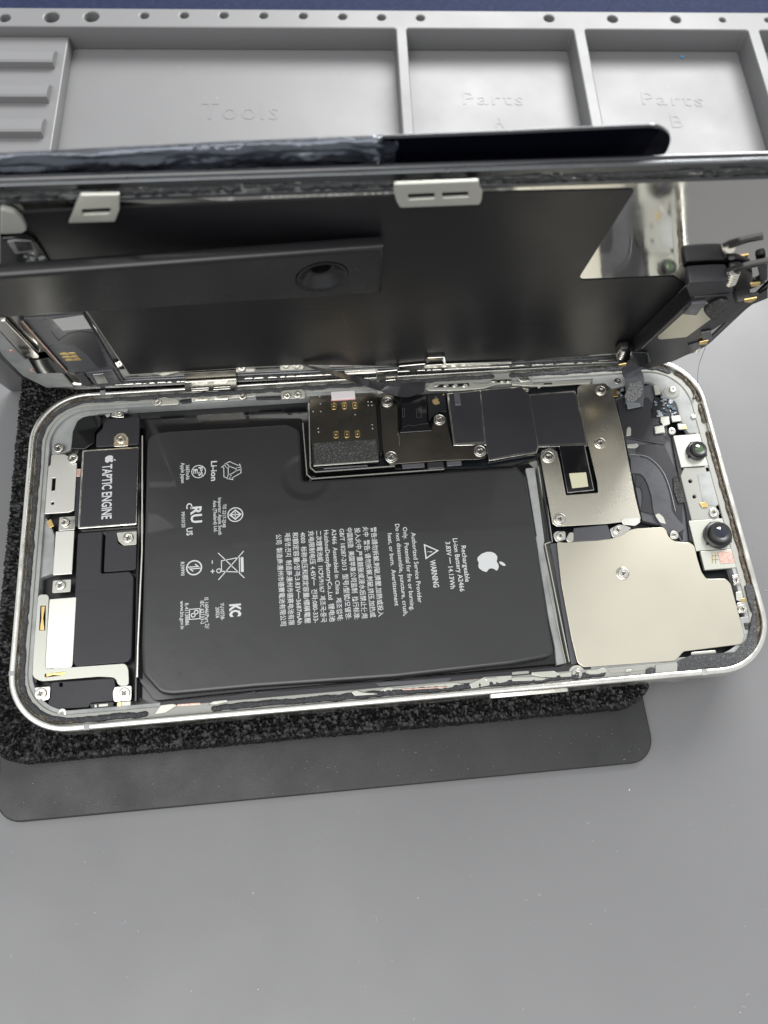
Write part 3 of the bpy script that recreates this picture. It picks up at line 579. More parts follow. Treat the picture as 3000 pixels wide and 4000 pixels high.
# sensors
pl('sensor_plate', 'I 1045,505 1236,482 1292,690 1098,708', -1.2, .8, M['white_metal'], .3, .12)
pl('middle_module', 'I 1093,760 1115,710 1305,702 1382,1040 1165,1050', -1.3, .9, M['pale'], .3, .15, orth=False, holes=('I 1150,783 1162,783 1168,789 1168,800 1162,807 1150,807 1144,800 1144,789', 'I 1177,883 1188,883 1194,890 1194,901 1188,907 1177,907 1171,901 1171,890'))
pl('module_recess', 'I 1200,745 1290,728 1345,935 1330,958 1240,950', -1.2, .3, M['plastic'], .6, .12, orth=False)
pl('spring_contact', 'I 1215,935 1250,930 1275,945 1270,965 1235,965', -1.0, .25, M['gold'], .15, .08, orth=False)
pl('sensor_plate', 'I 1135,1052 1390,1036 1430,1232 1203,1245', -1.2, .8, M['white_metal'], .3, .12)
pl('flood_module', 'J 1225,88 1435,70 1458,190 1245,215', -1.1, .9, M['white_metal'], .4, .15)
pl('emitter_window', 'J 1338,92 1428,84 1440,160 1350,172', -.98, .2, M['copper'], .15, .05)
k_ = MB()
for q in ('J 1298,100 1300,165', 'J 1318,98 1322,166', 'J 1298,118 1335,114', 'J 1298,142 1338,138'): k_.stroke(P, tr(q, -1.0), .12, -.98, .05)
k_.build('gold_trace', M['gold'], ph, smooth=0)
def lensbuild(s_, r, hgt, tilt, glass):
    x, y = one(s_, -1.2); ax = Vector(tilt).normalized(); b_ = MB()
    b_.lathe((x, y, -1.4), ax, [(r*1.0, 0), (r*1.0, hgt*.45), (r*.94, hgt*.5), (r*.8, hgt*.52), (r*.8, hgt*.92), (r*.74, hgt), (r*.5, hgt), (r*.36, hgt*.9), (0, hgt*.9)], 36)
    o = b_.build('sensor_lens', M['black'], ph, smooth=35)
    MB().lathe(Vector((x, y, -1.4))+ax*(hgt*.92), ax, [(r*.5, 0), (r*.34, .14), (r*.15, .22), (0, .25)], 24).build('lens_element', glass, o, smooth=60)
    for a in (100, 215, 330):
        q = Vector((math.cos(math.radians(a)), math.sin(math.radians(a)), 0))*r*.98; MB().box(P, x+q.x-.35, y+q.y-.25, x+q.x+.35, y+q.y+.25, -.75, .6, .05).build('lens_lug', M['black'], o)
lensbuild('I 1190,605', 2.35, 2.2, (.05, -.0, 1), M['lens2']); lensbuild('I 1325,1150', 3.15, 2.6, (0, 0, 1), M['lens'])
pl('gap_strip', 'I 1035,515 1050,510 1115,780 1175,1050 1200,1200 1150,1180 1130,1000 1080,760', -1.6, 1.2, M['black'], .1, .05, orth=False)
# ---- rear camera shield
cs = pl('camera_shield', 'I 290,1187 350,1192 640,1168 700,1150 760,1112 800,1102 975,1092 1000,1110 1012,1150 1060,1188 1150,1192 1185,1215 1200,1290 J 1230,225 1262,268 1385,265 1418,298 1508,635 1492,690 1112,738 1062,798 465,840 425,812 385,650 318,290', -1.0, .4, M['shield'], .5, .12, orth=False)
pl('shield_base', 'I 310,1195 640,1175 800,1110 960,1100 1010,1160 1180,1220 J 1222,235 1255,278 1380,275 1408,305 1498,635 1480,682 1108,730 1058,790 470,832 432,805 325,290', -1.4, 2.4, M['dark_steel'], .4, .0, orth=False)
pl('camera_flex', 'I 398,1098 620,1076 650,1166 560,1180 380,1190 352,1165 398,1140', -.85, .5, M['flexg'], .5, .2, orth=False)
pl('metal_tongue', 'I 348,1172 372,1125 400,1125 400,1185 365,1192', -.7, .4, M['white_metal'], .5, .15, orth=False)
pl('screw_tab', 'I 268,1135 290,1118 345,1120 350,1172 290,1190 272,1160', -1.1, .35, M['steel'], .4, .06, orth=False)
pl('screw_tab', 'I 632,1105 690,1075 730,1080 775,1098 720,1150 655,1162', -1.05, .35, M['steel'], .4, .06, orth=False)
pl('screw_tab', 'J 1425,245 1480,235 1492,260 1490,300 1440,312', -1.1, .4, M['steel'], .4, .06, orth=False); pl('screw_tab', 'J 1455,425 1520,410 1535,450 1520,490 1470,490', -1.1, .4, M['steel'], .4, .06, orth=False)
pl('metal_tongue', 'J 1450,352 1492,348 1500,392 1485,412 1455,405', -1.1, .4, M['white_metal'], .25, .1, orth=False); pl('spring_contact', 'J 1485,395 1510,392 1512,415 1488,418', -.95, .2, M['gold'], .08, .04)
pl('corner_block', 'J 1475,515 1540,505 1565,625 1500,635', -1.2, 1.2, M['plastic'], .4, .25, orth=False); pl('corner_block', 'J 1505,552 1552,550 1556,592 1512,596', -1.0, .6, M['sponge'], .2, .1)
pl('gold_contact_bar', 'J 1160,742 1320,728 1325,745 1165,765', -1.3, .5, M['white_metal'], .3, .12)
# ---- bottom long edge bits
for s_, mt_, z in (('F 1040,1085 1120,1075 1150,1085 1070,1135 1000,1145', 'white_metal', -1.1), ('F 1145,1078 1300,1068 1302,1085 1145,1095', 'copper', -1.4), ('F 1340,1085 1380,1060 1470,1050 1478,1062 1400,1080', 'white_metal', -1.1), ('F 1480,1035 H 0,1105 0,1075 F 1480,1025', 'black_soft', -1.6),
                   ('H 0,1085 580,1048 600,1075 0,1118', 'flexg', -1.7), ('H 615,1082 650,1070 690,1085 770,1090 790,1098 640,1108', 'white_metal', -1.0), ('H 770,1022 1260,990 1268,1000 1240,1018 800,1045', 'flexg', -1.6), ('H 815,1060 860,1050 900,1058 1290,1020 1350,1035 1240,1060 800,1080', 'white_metal', -1.2),
                   ('H 945,1062 1240,1045 1240,1055 950,1072', 'copper', -1.0), ('H 1270,1012 1440,996 1470,1005 1400,1030 1280,1040', 'copper', -1.5), ('H 1380,1030 1480,985 1659,975 1659,1010 1560,1030 1400,1062', 'white_metal', -1.1), ('H 1485,990 1560,985 1570,1000 1490,1010', 'steel', -.9),
                   ('J 0,870 110,862 112,880 0,890', 'pale', -1.2), ('J 125,872 270,862 300,880 385,872 390,900 300,905 200,905 130,890', 'white_metal', -1.1), ('J 0,905 130,900 240,912 200,925 0,930', 'white_metal', -1.0), ('J 480,862 540,858 570,845 605,842 620,870 560,885 480,888', 'white_metal', -1.1),
                   ('J 620,855 790,850 870,840 870,860 740,872 640,880', 'pale', -1.3), ('J 735,855 775,850 780,868 740,872', 'white_metal', -1.0), ('J 930,825 1100,810 1090,880 930,895', 'pale', -.95), ('J 875,850 905,838 932,850 928,885 895,895 872,880', 'adhesive', -.7),
                   ('J 1075,800 1160,760 1450,740 1530,650 1560,500 1580,520 1590,700 1500,830 1380,850 1240,840 1190,880 1070,885', 'adhesive', -.85), ('J 1510,310 1560,300 1580,380 1555,480 1530,400', 'adhesive', -.8)):
    pl('edge_contact' if mt_ != 'adhesive' else 'adhesive_lump', s_, z+.42, .6, M[mt_], .25, .12, orth=False)
for s_ in ('J 482,862 505,858 508,880 485,882', 'J 585,850 600,848'.replace('J 585,850 600,848', 'J 545,862 560,860 562,880 548,882')): pl('spring_contact', s_, -.95, .2, M['gold'], .1, .05)
# ---- top long edge bits
for s_, mt_, z in (('E 1165,680 1240,672 1240,700 1170,705', 'black', -1.2), ('E 1262,672 1350,665 1350,686 1262,692', 'steel', -1.1), ('E 1385,665 1480,658 1480,682 1385,685', 'steel', -1.1), ('E 980,690 1060,665 1160,680 1160,712 1000,722', 'white_metal', -1.1), ('E 1240,668 1659,640 1659,660 1240,696', 'white_metal', -1.25),
                   ('G 162,298 185,290 300,282 320,300 318,340 165,346', 'white_metal', -1.0), ('G 0,330 160,322 160,345 0,348', 'black', -1.3), ('G 780,290 830,280 850,300 790,312', 'white_metal', -1.1),
                   ('G 1095,275 1130,245 1160,235 1200,232 1390,228 1420,250 1500,245 1545,215 1659,205 1659,245 1560,250 1480,275 1300,290 1120,292', 'white_metal', -1.0),
                   ('I 0,150 120,148 140,165 240,150 440,140 520,140 510,160 250,178 130,180 0,170', 'white_metal', -1.0), ('I 30,128 110,120 125,145 60,150', 'steel', -.7), ('I 205,158 260,155 262,164 205,168', 'black', -.8),
                   ('G 1150,252 1380,240 1385,262 1155,274', 'pcb', -.9), ('G 1525,222 1659,216 1659,236 1530,240', 'pcb', -.9)):
    pl('edge_contact', s_, z+.4, .5, M[mt_], .3, .12, orth=False)
for cx in (1170, 1230, 1290, 1355, 1545, 1600, 1640):
    pl('contact_chip', f'G {cx-18},{262 if cx<1400 else 232} {cx-8},{248 if cx<1400 else 220} {cx+12},{246 if cx<1400 else 218} {cx+20},{258 if cx<1400 else 230} {cx},{268 if cx<1400 else 238}', -.35, .3, M['steel'], .12, .06, orth=False)
# ---- screws
def screw_mesh(kind):
    b_ = MB(); r = 1.0
    cross = []
    arms = 4 if kind == 'cross' else 3; w = .13; l_ = .46
    for k in range(arms):
        a = 2*math.pi*k/arms; d = Vector((math.cos(a), math.sin(a))); e = Vector((-d.y, d.x))
        wj = w/math.tan(math.pi/arms)
        cross += [tuple(d*wj-e*w), tuple(d*l_-e*w), tuple(d*l_+e*w)]
    fr = Frame((0, 0, 0), (1, 0, 0), (0, 1, 0))
    b_.plate(fr, [circ(0, 0, 1, 28), cross], .22, .34, .1, 2); b_.slot(1).plate(fr, [circ(0, 0, .55, 14)], -.02, .08)
    if kind == 'collar': b_.slot(0).plate(fr, [circ(0, 0, 1.32, 28), circ(0, 0, 1.1, 28)], .1, .5, .1, 2)
    me = bpy.data.meshes.new('screw_'+kind); me.from_pydata([Vector(v)*MM for v in b_.v], [], b_.f); me.materials.append(M['screw']); me.materials.append(M['dark_steel'])
    me.polygons.foreach_set('material_index', b_.mi)
    bm = bmesh.new(); bm.from_mesh(me); bmesh.ops.remove_doubles(bm, verts=bm.verts, dist=1e-7); bmesh.ops.recalc_face_normals(bm, faces=bm.faces); bm.to_mesh(me); bm.free()
    me.polygons.foreach_set('use_smooth', [True]*len(me.polygons)); me.set_sharp_from_angle(angle=math.radians(35)); return me
SM = {k: screw_mesh(k) for k in ('cross', 'star', 'collar')}
def screw(s_, r, z=-.95, kind='cross', name='screw'):
    x, y = one(s_, z); o = bpy.data.objects.new(name, SM[kind]); COL.objects.link(o); o.parent = ph
    o.location = W((x, y, z))-Vector(ph['_o']); k = r/1.659/17.8; o.scale = (k, k, .85); o.rotation_euler = (0, 0, random.uniform(0, 1.5))
for s_, r, z, kd in (('E 378,995', 34, -1.1, 'cross'), ('E 472,1062', 36, -1.2, 'cross'), ('E 783,938', 30, -1.0, 'cross'), ('E 417,1475', 31, -1.2, 'cross'), ('E 830,1577', 34, -1.0, 'cross'), ('F 390,308', 32, -1.1, 'cross'), ('F 262,1010', 35, -1.1, 'cross'),
                  ('F 805,1006', 34, -1.0, 'cross'), ('F 403,1136', 27, -1.3, 'cross'), ('E 1022,700', 25, -.42, 'star'), ('G 203,326', 27, -.42, 'cross'), ('G 270,319', 27, -.42, 'cross'), ('E 1572,662', 26, -.42, 'star'), ('E 775,775', 20, -1.4, 'star'),
                  ('G 850,364', 31, -1.0, 'collar'), ('G 876,721', 33, -1.0, 'collar'), ('G 1190,479', 31, -1.0, 'collar'), ('G 1452,682', 33, -1.0, 'collar'),
                  ('I 577,206', 28, -.8, 'collar'), ('I 572,546', 31, -.8, 'collar'), ('I 236,636', 33, -.8, 'collar'), ('I 312,1038', 32, -.8, 'collar'), ('I 315,1146', 27, -.9, 'cross'), ('I 684,1112', 28, -.9, 'cross'), ('I 1050,1146', 30, -.9, 'cross'),
                  ('J 720,230', 33, -.82, 'collar'), ('J 1455,276', 27, -.9, 'cross'), ('J 1496,461', 29, -.9, 'cross'), ('J 422,880', 31, -.9, 'cross'), ('I 683,148', 25, -.95, 'cross'), ('I 1042,202', 25, -.8, 'star'), ('I 1176,377', 17, -1.0, 'star'), ('I 1036,472', 27, -.9, 'cross'), ('I 1310,1000', 34, -1.0, 'cross'),
                  ('G 1458,268', 15, -.8, 'star'), ('I 98,205', 14, -1.1, 'star'), ('I 175,182', 16, -1.0, 'star')):
    screw(s_, r, z, kd)
MB().plate(P, [circ(*one('J 422,880', -1.1), 1.75, 24)], -1.1, .4, .1).build('screw_tab', M['white_metal'], ph)
# side button on the near wall
x0 = one('H 1512,1120', -3)[0]; x1 = one('J 372,1005', -3)[0]
def vert_box(x0, x1, z0, z1, y, d, mt_, name):
    FB = Frame((0, y, 0), (1, 0, 0), (0, 0, 1)); MB().plate(FB, [rrect(x0, z0, x1, z1, min(.9, (z1-z0)*.45), 5)], d, d+.3, .15, 2).build(name, mt_, ph)
vert_box(x0, x1, -4.4, -2.6, -WY, .55, M['steel_rim'], 'side_button')

# ================================================================ OPENED SCREEN
sc = thing('opened_screen', 'opened phone screen standing on its long edge, black backing sheet facing the camera', 'phone screen', (-0.47, 38.2, 0))
def sr(ins): return rrect(-79+ins, ins, 79-ins, 75.6-ins, 11-ins*.9, 12)
MB().plate(SC, [sr(.1)], -.55, 1.1, .35, 3).build('glass_front', M['glass'], sc)
MB().plate(SC, [sr(0), sr(1.5)], .35, .88, .2, 3).build('bezel_frame', M['bezel'], sc, smooth=50)
pl2 = lambda name, s_, h, t, material, r=.3, bev=.08, **k: pl(name, s_, h, t, material, r, bev, orth=False, parent=k.pop('parent', sc), fr=SC, **k)
MB().plate(SC, [sr(1.6)], .05, .5, .05).build('back_plate', M['mirror'], sc)
pl2('backing_sheet', 'A 80,1382 450,1362 1659,1306 B 880,1272 1659,1247 C 770,1229 793,1240 D 445,290 440,310 455,325 1050,300 1090,330 1120,350 740,770 660,797 0,850 G 1659,106 920,132 300,125 E 1659,468 842,519', .25, .16, M['sheet'], .5, .04)
# lighter border line of the sheet along its lower edge
ln = MB(); ln.stroke(SC, tr('A 240,1560 330,1720 E 590,150 842,522 1659,472 G 300,128', .28, SC), .16, .32, .06); ln.build('sheet_border', M['white_metal'], sc)
ln = MB()
for q in ('B 270,1990 450,1985 560,2030 590,2120', 'D 0,632 215,627', 'G 500,40 760,28 1000,15', 'B 1090,1985 1120,1970 1190,1965', 'D 255,615 300,545'): ln.stroke(SC, tr(q, .27, SC), .09, .275, .03)
ln.build('pressed_line', M['flex'], sc)
# adhesive residue along the top and the bottom of the frame
def sres(name, v, a0, a1, w, seed, h=.35, material='adhesive', thr=-.9):
    n = int((a1-a0)/.4); path = [(a0+(a1-a0)*i/n) for i in range(n+1)]; mb = MB(); run = []
    def fl():
        if len(run) > 3:
            def sec(i):
                a = run[i]; p = Vector((a, v, seed)); ww = w/2*(1+.9*noise.noise(p*.35))*(.3 if i in (0, len(run)-1) else 1); vc = v+noise.noise(p*.2+Vector((0, 0, 5)))*.5; hh = h+.35+.5*noise.noise(p*.9)
                return [SC.p(a, vc+ww, h-.3), SC.p(a, vc+ww*.7, hh), SC.p(a, vc-ww*.7, hh-.05), SC.p(a, vc-ww, h-.3)]
            mb.sweep(run, sec)
        run.clear()
    for a in path:
        if noise.noise(Vector((a*.12, seed, 0))) > thr: run.append(a)
        else: fl()
    fl(); return mb.build(name, M[material], sc, smooth=70)
sres('adhesive_residue', 73.1, -68, 66, 1.2, 2.2, .1, thr=-.25); sres('adhesive_residue', 2.4, -68, 66, 1.4, 4.7, .1, thr=-.3); sres('adhesive_residue', 73.8, -60, 60, .8, 9.7, .2, 'adhesive', .1)
# bright rail under the frame at the top and bottom
MB().box(SC, -66, 71.4, 64, 72.3, .42, .4, .12).build('metal_rail', M['bezel'], sc)
MB().box(SC, -60, 1.7, 60, 2.4, .6, .6, .2).build('metal_rail', M['steel'], sc); MB().box(SC, -58, 4.0, 62, 4.35, .5, .4, .1).build('metal_rail', M['bezel'], sc)
# mounting tabs
tb1 = pl2('mounting_tab', 'A 490,1330 520,1265 775,1262 775,1360 745,1438 445,1447 465,1400', 2.0, .5, M['white_metal'], .25, .12, holes=('A 530,1358 722,1350 708,1386 536,1392',))
tb2 = pl2('mounting_tab', 'B 893,1195 1445,1175 1450,1225 1468,1240 1462,1300 1448,1328 935,1348 912,1310 893,1245', 2.2, .5, M['white_metal'], .3, .12, holes=('B 986,1260 1156,1252 1158,1288 988,1297', 'B 1206,1250 1374,1243 1378,1278 1208,1286'))
pl2('mounting_tab', 'E 1195,572 1532,553 1536,628 1200,650', 1.6, .5, M['steel'], .2, .1, holes=('E 1240,602 1350,596 1352,620 1242,626', 'E 1380,594 1490,588 1492,612 1382,618'))
pl2('tab_foot', 'E 1195,512 1530,495 1532,558 1196,578', .9, .3, M['dark_steel'], .1, .05)
pl2('mounting_tab', 'G 778,172 918,160 920,178 910,232 880,240 785,246', 1.4, .4, M['steel'], .2, .1, holes=('G 838,202 905,197 905,222 840,228',))
pl2('hook_clip', 'G 1102,92 1112,82 1225,76 1232,122 1222,128 1205,92 1125,98 1118,112 1102,110', 1.2, .4, M['steel'], .15, .08)
pl2('spring_clip', 'G 925,136 1100,120 1100,130 1240,122 1659,108 1659,118 930,158', .9, .4, M['steel'], .2, .1)
# left end: flex board, gold pads, label, brackets
fb = pl2('flex_board', 'E 150,160 545,135 800,560 735,575 430,505', .55, .5, M['flexg'], .4, .08)
pl2('paper_label', 'E 340,165 540,138 592,222 408,236', .75, .12, M['paper'], .15, .03, parent=fb)
for s_ in ('415,385', '430,405', '447,425', '468,383', '485,404', '502,423'):
    x, y = one('E '+s_, .6, SC); MB().plate(SC, [rrect(x-.9, y-.5, x+.9, y+.5, .35, 3)], .64, .12, .03).build('gold_pad', M['gold'], fb)
pl2('trace_cover', 'E 330,240 380,300 440,255 520,240 610,250 700,470 640,480 560,390 480,330 400,330', .64, .1, M['flex'], .4, .04, parent=fb)
pl2('flex_tail', 'E 482,520 545,515 600,590 560,598', .9, .4, M['flex'], .2, .1); pl2('flex_tail', 'E 555,510 735,492 785,578 625,598', .95, .5, M['flexg'], .3, .1); pl2('shiny_patch', 'E 600,520 670,515 700,575 632,580', 1.0, .1, M['steel'], .1, .02)
pl2('side_bracket', 'E 0,175 35,172 255,400 250,415 160,412 60,300 0,235', 1.1, .8, M['steel'], .3, .15)
pl2('side_flange', 'E 0,240 60,310 165,425 190,430 240,515 330,515 410,520 480,600 300,605 150,530 20,400 0,370', .75, .5, M['plastic'], .3, .12)
pl2('flange_cover', 'E 190,430 320,415 430,505 240,515', 1.0, .3, M['gloss'], .2, .06); pl2('rail_line', 'E 120,180 150,175 440,500 420,515', .95, .3, M['dark_steel'], .05, .05)
pl2('rail_line', 'E 140,178 152,176 440,505 432,508', 1.05, .15, M['copper'], .02, .03)
for s_ in ('E 78,372', 'E 208,497'): MB().plate(SC, [circ(*one(s_, .95, SC), .6, 16), circ(*one(s_, .95, SC), .25, 10)], .95, .25, .06).build('copper_eyelet', M['copper'], sc)
pl2('corner_piece', 'A 0,1355 95,1380 150,1430 178,1490 150,1515 0,1522', 1.2, 1.0, M['pale'], .6, .25)
pl2('window_frame', 'A 0,1548 180,1535 235,1560 335,1722 0,1745', .7, .4, M['gloss'], .5, .1)
pl2('mesh_window', 'A 45,1568 95,1560 205,1568 240,1630 100,1648', .95, .3, M['plastic'], .3, .08); pl2('mesh_patch', 'A 85,1565 200,1568 215,1620 120,1632', 1.05, .15, M['sponge'], .3, .05)
c_ = MB()
for _ in range(34):
    x, y = one(f'A {random.uniform(165,290)},{random.uniform(1660,1715)}', .8, SC); c_.plate(SC, [rnd(circ(x, y, random.uniform(.15, .4), 5), .1, 2)], .85+random.uniform(0, .15), .2)
c_.build('solder_crumbs', M['chip'], sc)
# right end: ear speaker module
spk_s = 'D 1128,352 1150,338 1385,320 1440,392 1445,440 1600,425 1400,600 1300,640 1170,790 1050,852 870,905 745,815 770,792'
sp = pl2('speaker_module', 'D 1165,452 1180,435 1425,418 1442,452 1452,470 1560,450 1400,588 1290,655 1295,700 1165,795 1050,850 880,900 790,880 800,800', 4.2, 4.0, M['black'], .5, .3)
pl2('speaker_window', 'D 945,700 950,685 1110,540 1265,470 1300,480 1310,560 1130,692 960,708', 4.32, .15, M['shield'], .3, .05, parent=sp)
pl2('foam_patch', 'D 1110,545 1165,478 1262,468 1195,552', 4.9, .7, M['flexg'], .2, .12, parent=sp); pl2('foam_patch', 'D 1242,530 1285,492 1350,460 1400,468 1408,500 1340,580 1300,590 1265,560', 5.1, .8, M['sponge'], .4, .25, parent=sp)
pl2('sound_box', 'D 1125,362 1150,340 1300,330 1405,328 1440,400 1250,425 1172,436 1158,450', 4.0, 3.6, M['black_soft'], .5, .4)
pl2('side_flex', 'D 1440,430 1600,415 1659,380 1659,440 1560,480 1400,600 1385,580', 2.0, .6, M['black'], .3, .1)
for s_ in ('D 1505,450 1590,435 1580,452 1545,470 1505,465', 'D 1545,345 1610,340 1605,362 1550,366', 'D 1215,725 1275,712 1262,740 1210,742', 'D 690,872 742,862 738,880 700,885'): pl2('gold_contact', s_, 4.8, .3, M['gold'], .1, .06)
pl2('flex_finger', 'D 1225,665 1290,655 1298,715 1240,722', 4.7, .4, M['flexg'], .2, .1); pl2('flex_finger', 'D 1140,745 1230,718 1235,745 1170,800', 4.5, .3, M['flex'], .2, .1); pl2('metal_hook', 'D 1190,755 1215,745 1222,760 1205,810 1192,800', 4.2, .2, M['steel'], .1, .05, holes=())
pl2('flex_finger', 'D 770,790 880,795 900,850 860,878 760,880', 4.8, .5, M['gloss'], .4, .15)
def spring(s_, h, r, L, tiltv, name='spring_post'):
    a, b_ = one(s_, h, SC); c = SC.p(a, b_, h); pr = []
    for i in range(5):
        z = L*i/5; pr += [(r, z), (r*1.05, z+L*.06), (r*.72, z+L*.1), (r*.72, z+L*.15)]
    pr += [(r, L), (r*.9, L+.2), (0, L+.25)]
    MB().lathe(c, tiltv, pr, 20).build(name, M['screw'], sc, smooth=30)
spring('D 1440,262', 2.5, 1.15, 2.8, -SC.v*.9+SC.n*.3+SC.u*.1); spring('D 728,770', 2.0, .75, 2.6, -SC.v*.9+SC.n*.3)
for q, w_ in (('D 1395,262 1440,240 1540,212 1600,200 1659,188', .9), ('D 1400,280 1450,262 1560,228 1659,210', .7)):
    pa = [SC.p(a, b_, 2.6) for a, b_ in tr(q, 2.6, SC)]; MB().band(pa, SC.n, .7, .3).build('contact_strip', M['gloss'] if w_ > .8 else M['black'], sc)
pl2('contact_body', 'D 1385,300 1410,250 1470,240 1560,275 1560,340 1520,390 1440,392', 1.6, 1.4, M['black'], .5, .3); pl2('contact_body', 'D 1590,235 1659,215 1659,330 1610,328', 1.8, 1.4, M['black_soft'], .8, .4)
pl2('contact_body', 'D 700,770 760,765 770,830 745,880 690,880 672,810', 2.4, 1.8, M['black'], .4, .3)
# flex ribbons running down into the phone
def bez(pts, n=10):
    pts = [Vector(p_) for p_ in pts]; out = []
    for i in range(len(pts)-1):
        p0, p1, p2, p3 = pts[max(i-1, 0)], pts[i], pts[i+1], pts[min(i+2, len(pts)-1)]
        for k in range(n):
            t = k/n; out.append(.5*((2*p1)+(-p0+p2)*t+(2*p0-5*p1+4*p2-p3)*t*t+(-p0+3*p1-3*p2+p3)*t**3))
    return out+[pts[-1]]
def P3(s_, z): a, b_ = one(s_, z); return Vector((a, b_, z))
def S3(s_, h): a, b_ = one(s_, h, SC); return SC.p(a, b_, h)
top_ = bez([S3('G 305,120', .8), S3('G 520,166', 2.6), P3('G 720,216', 3.0), P3('G 880,256', 2.0), P3('G 1000,240', .8), P3('G 1100,235', .3)])
bot_ = bez([S3('G 300,128', .7), S3('G 520,198', 2.4), P3('G 700,258', 2.8), P3('G 830,302', 1.8), P3('G 970,334', .6), P3('G 1090,300', .2)])
mb = MB(); n = len(top_)
mb.add([q for q in top_]+[q for q in bot_]+[q-Vector((0, 0, .12)) for q in top_]+[q-Vector((0, 0, .12)) for q in bot_],
       [[i, i+1, n+i+1, n+i] for i in range(n-1)]+[[2*n+i, 3*n+i, 3*n+i+1, 2*n+i+1] for i in range(n-1)]+[[i, 2*n+i, 2*n+i+1, i+1] for i in range(n-1)]+[[n+i, n+i+1, 3*n+i+1, 3*n+i] for i in range(n-1)])
mb.build('display_cable', M['flex'], sc, smooth=80)
mid = bez([S3('D 820,830', 4.0), P3('D 775,900', 2.5), P3('D 795,960', .6), P3('D 795,1060', -.4), P3('D 790,1135', -1.0)])
ws = [6.5-1.0*math.sin(i/len(mid)*3.1) for i in range(len(mid))]
MB().band(mid, Vector((1, .1, 0)), 4.6, .14).build('sensor_cable', M['flexg'], sc, smooth=60)
pl('cable_patch', 'I 765,150 835,135 852,200 835,250 790,280 745,270 728,245 745,210', .35, .3, M['silverfoam'], .4, .12, orth=False, parent=sc)
pl('cable_end', 'I 735,262 800,285 830,290 835,312 752,328', -.2, .2, M['chip'], .2, .06, orth=False, parent=sc)

# ================================================================ PLATE BEHIND THE SCREEN, ARM IN FRONT
base_y = 45.0
gv = Vector((0, math.sin(math.radians(-11.5)), math.cos(math.radians(-11.5)))); GP = Frame(SC.p(0, 0, -3.0)+Vector((0, 4.0, -1.5)), SC.u, gv)
gp_pts = tr('A 0,1000 B 0,925 840,893 1659,865 C 900,826 960,845 1000,885 1005,920 990,975 945,1080', 0, GP)
lo_v = -((GP.O.z-ZM)/gv.z)
g0 = gp_pts[0]; g1 = gp_pts[-1]; u_right = gp_pts[5][0]
top_l = g0[1]
poly = [(-95, gp_pts[0][1]+(gp_pts[0][1]-gp_pts[4][1])/(gp_pts[4][0]-gp_pts[0][0])*(gp_pts[0][0]+95)*1.0)]+gp_pts[:-1]+[(gp_pts[7][0]-.3, lo_v+6), (gp_pts[7][0]-6, lo_v+.2), (-92, lo_v+.2)]
gpl = MB().plate(GP, [rnd(poly, .8, 3)], 0, .55, .12, 2).build('glass_panel', M['glass'])
tag(gpl, 'glossy black glass panel with rounded corner standing behind the opened screen', 'glass panel')
def topv(a):
    for i in range(4):
        p0, p1 = gp_pts[i], gp_pts[i+1]
        if a <= p1[0]: return p0[1]+(p1[1]-p0[1])*(a-p0[0])/(p1[0]-p0[0])
    return gp_pts[4][1]
# crumpled clear tape wrapped over the top edge
mb = MB(); a1 = GP.un(*px('B 850,900')[0])[0]; na, nb = 420, 44; a0 = -94
vs = []
for i in range(na+1):
    a = a0+(a1-a0)*i/na; tv = topv(max(a, gp_pts[0][0])) if a > gp_pts[0][0] else poly[0][1]+(gp_pts[0][1]-poly[0][1])*(a+95)/(gp_pts[0][0]+95)
    depth = 4.6+.9*noise.noise(Vector((a*.11, 3, 1)))+1.2*noise.noise(Vector((a*.03, 8, 1)))
    for j in range(nb+1):
        t = j/nb
        if t < .4: v = tv-1.2-(depth-1.2)*(1-t/.4); h = .35+.5*(t/.4)
        else: k = (t-.4)/.6*math.radians(165); v = tv-1.2+1.55*math.sin(k); h = .85-1.5*(1-math.cos(k))*.6
        w = Vector((a*.13, v*.8, h*.5)); cr = 1.2*abs(noise.noise(w))+.5*abs(noise.noise(Vector((a*.5, v*1.0, 7))))+.22*abs(noise.noise(Vector((a*1.6, v*1.5, 3))))
        a_ = a-(max(0, a-a1+3))*.5*(1+noise.noise(Vector((j*.3, 2, 7)))) if a > a1-3 else a
        vs.append(GP.p(a_, v+.2*noise.noise(w*.8), h+.9*cr*(1 if t < .4 else .6)))
mb.add(vs, [[i*(nb+1)+j, (i+1)*(nb+1)+j, (i+1)*(nb+1)+j+1, i*(nb+1)+j+1] for i in range(na) for j in range(nb)])
tp_o = mb.build('clear_tape', M['tape'], smooth=180); tag(tp_o, 'crumpled clear tape wrapped over the top edge of the black glass panel', 'tape')
mb = MB(); vs = []; nb = 30; na = 22; c0 = GP.un(*px('B 845,900')[0])
for i in range(nb+1):
    for j in range(na+1):
        v = c0[1]+.2-13*i/nb; wd_ = 1.7+.5*noise.noise(Vector((v*.3, 0, 2))); a = c0[0]-.6+(j/na-.5)*2*wd_+.5*noise.noise(Vector((v*.25, 4, 2)))-i/nb*.4
        w = Vector((a*.9, v*.7, 4)); vs.append(GP.p(a, v, .32+.6*(abs(noise.noise(w))+.4*abs(noise.noise(w*2.5)))))
mb.add(vs, [[i*(na+1)+j, (i+1)*(na+1)+j, (i+1)*(na+1)+j+1, i*(na+1)+j+1] for i in range(nb) for j in range(na)])
t2 = mb.build('tape_strip', M['tape'], smooth=180); tag(t2, 'short piece of crumpled clear tape running down the black glass panel', 'tape')
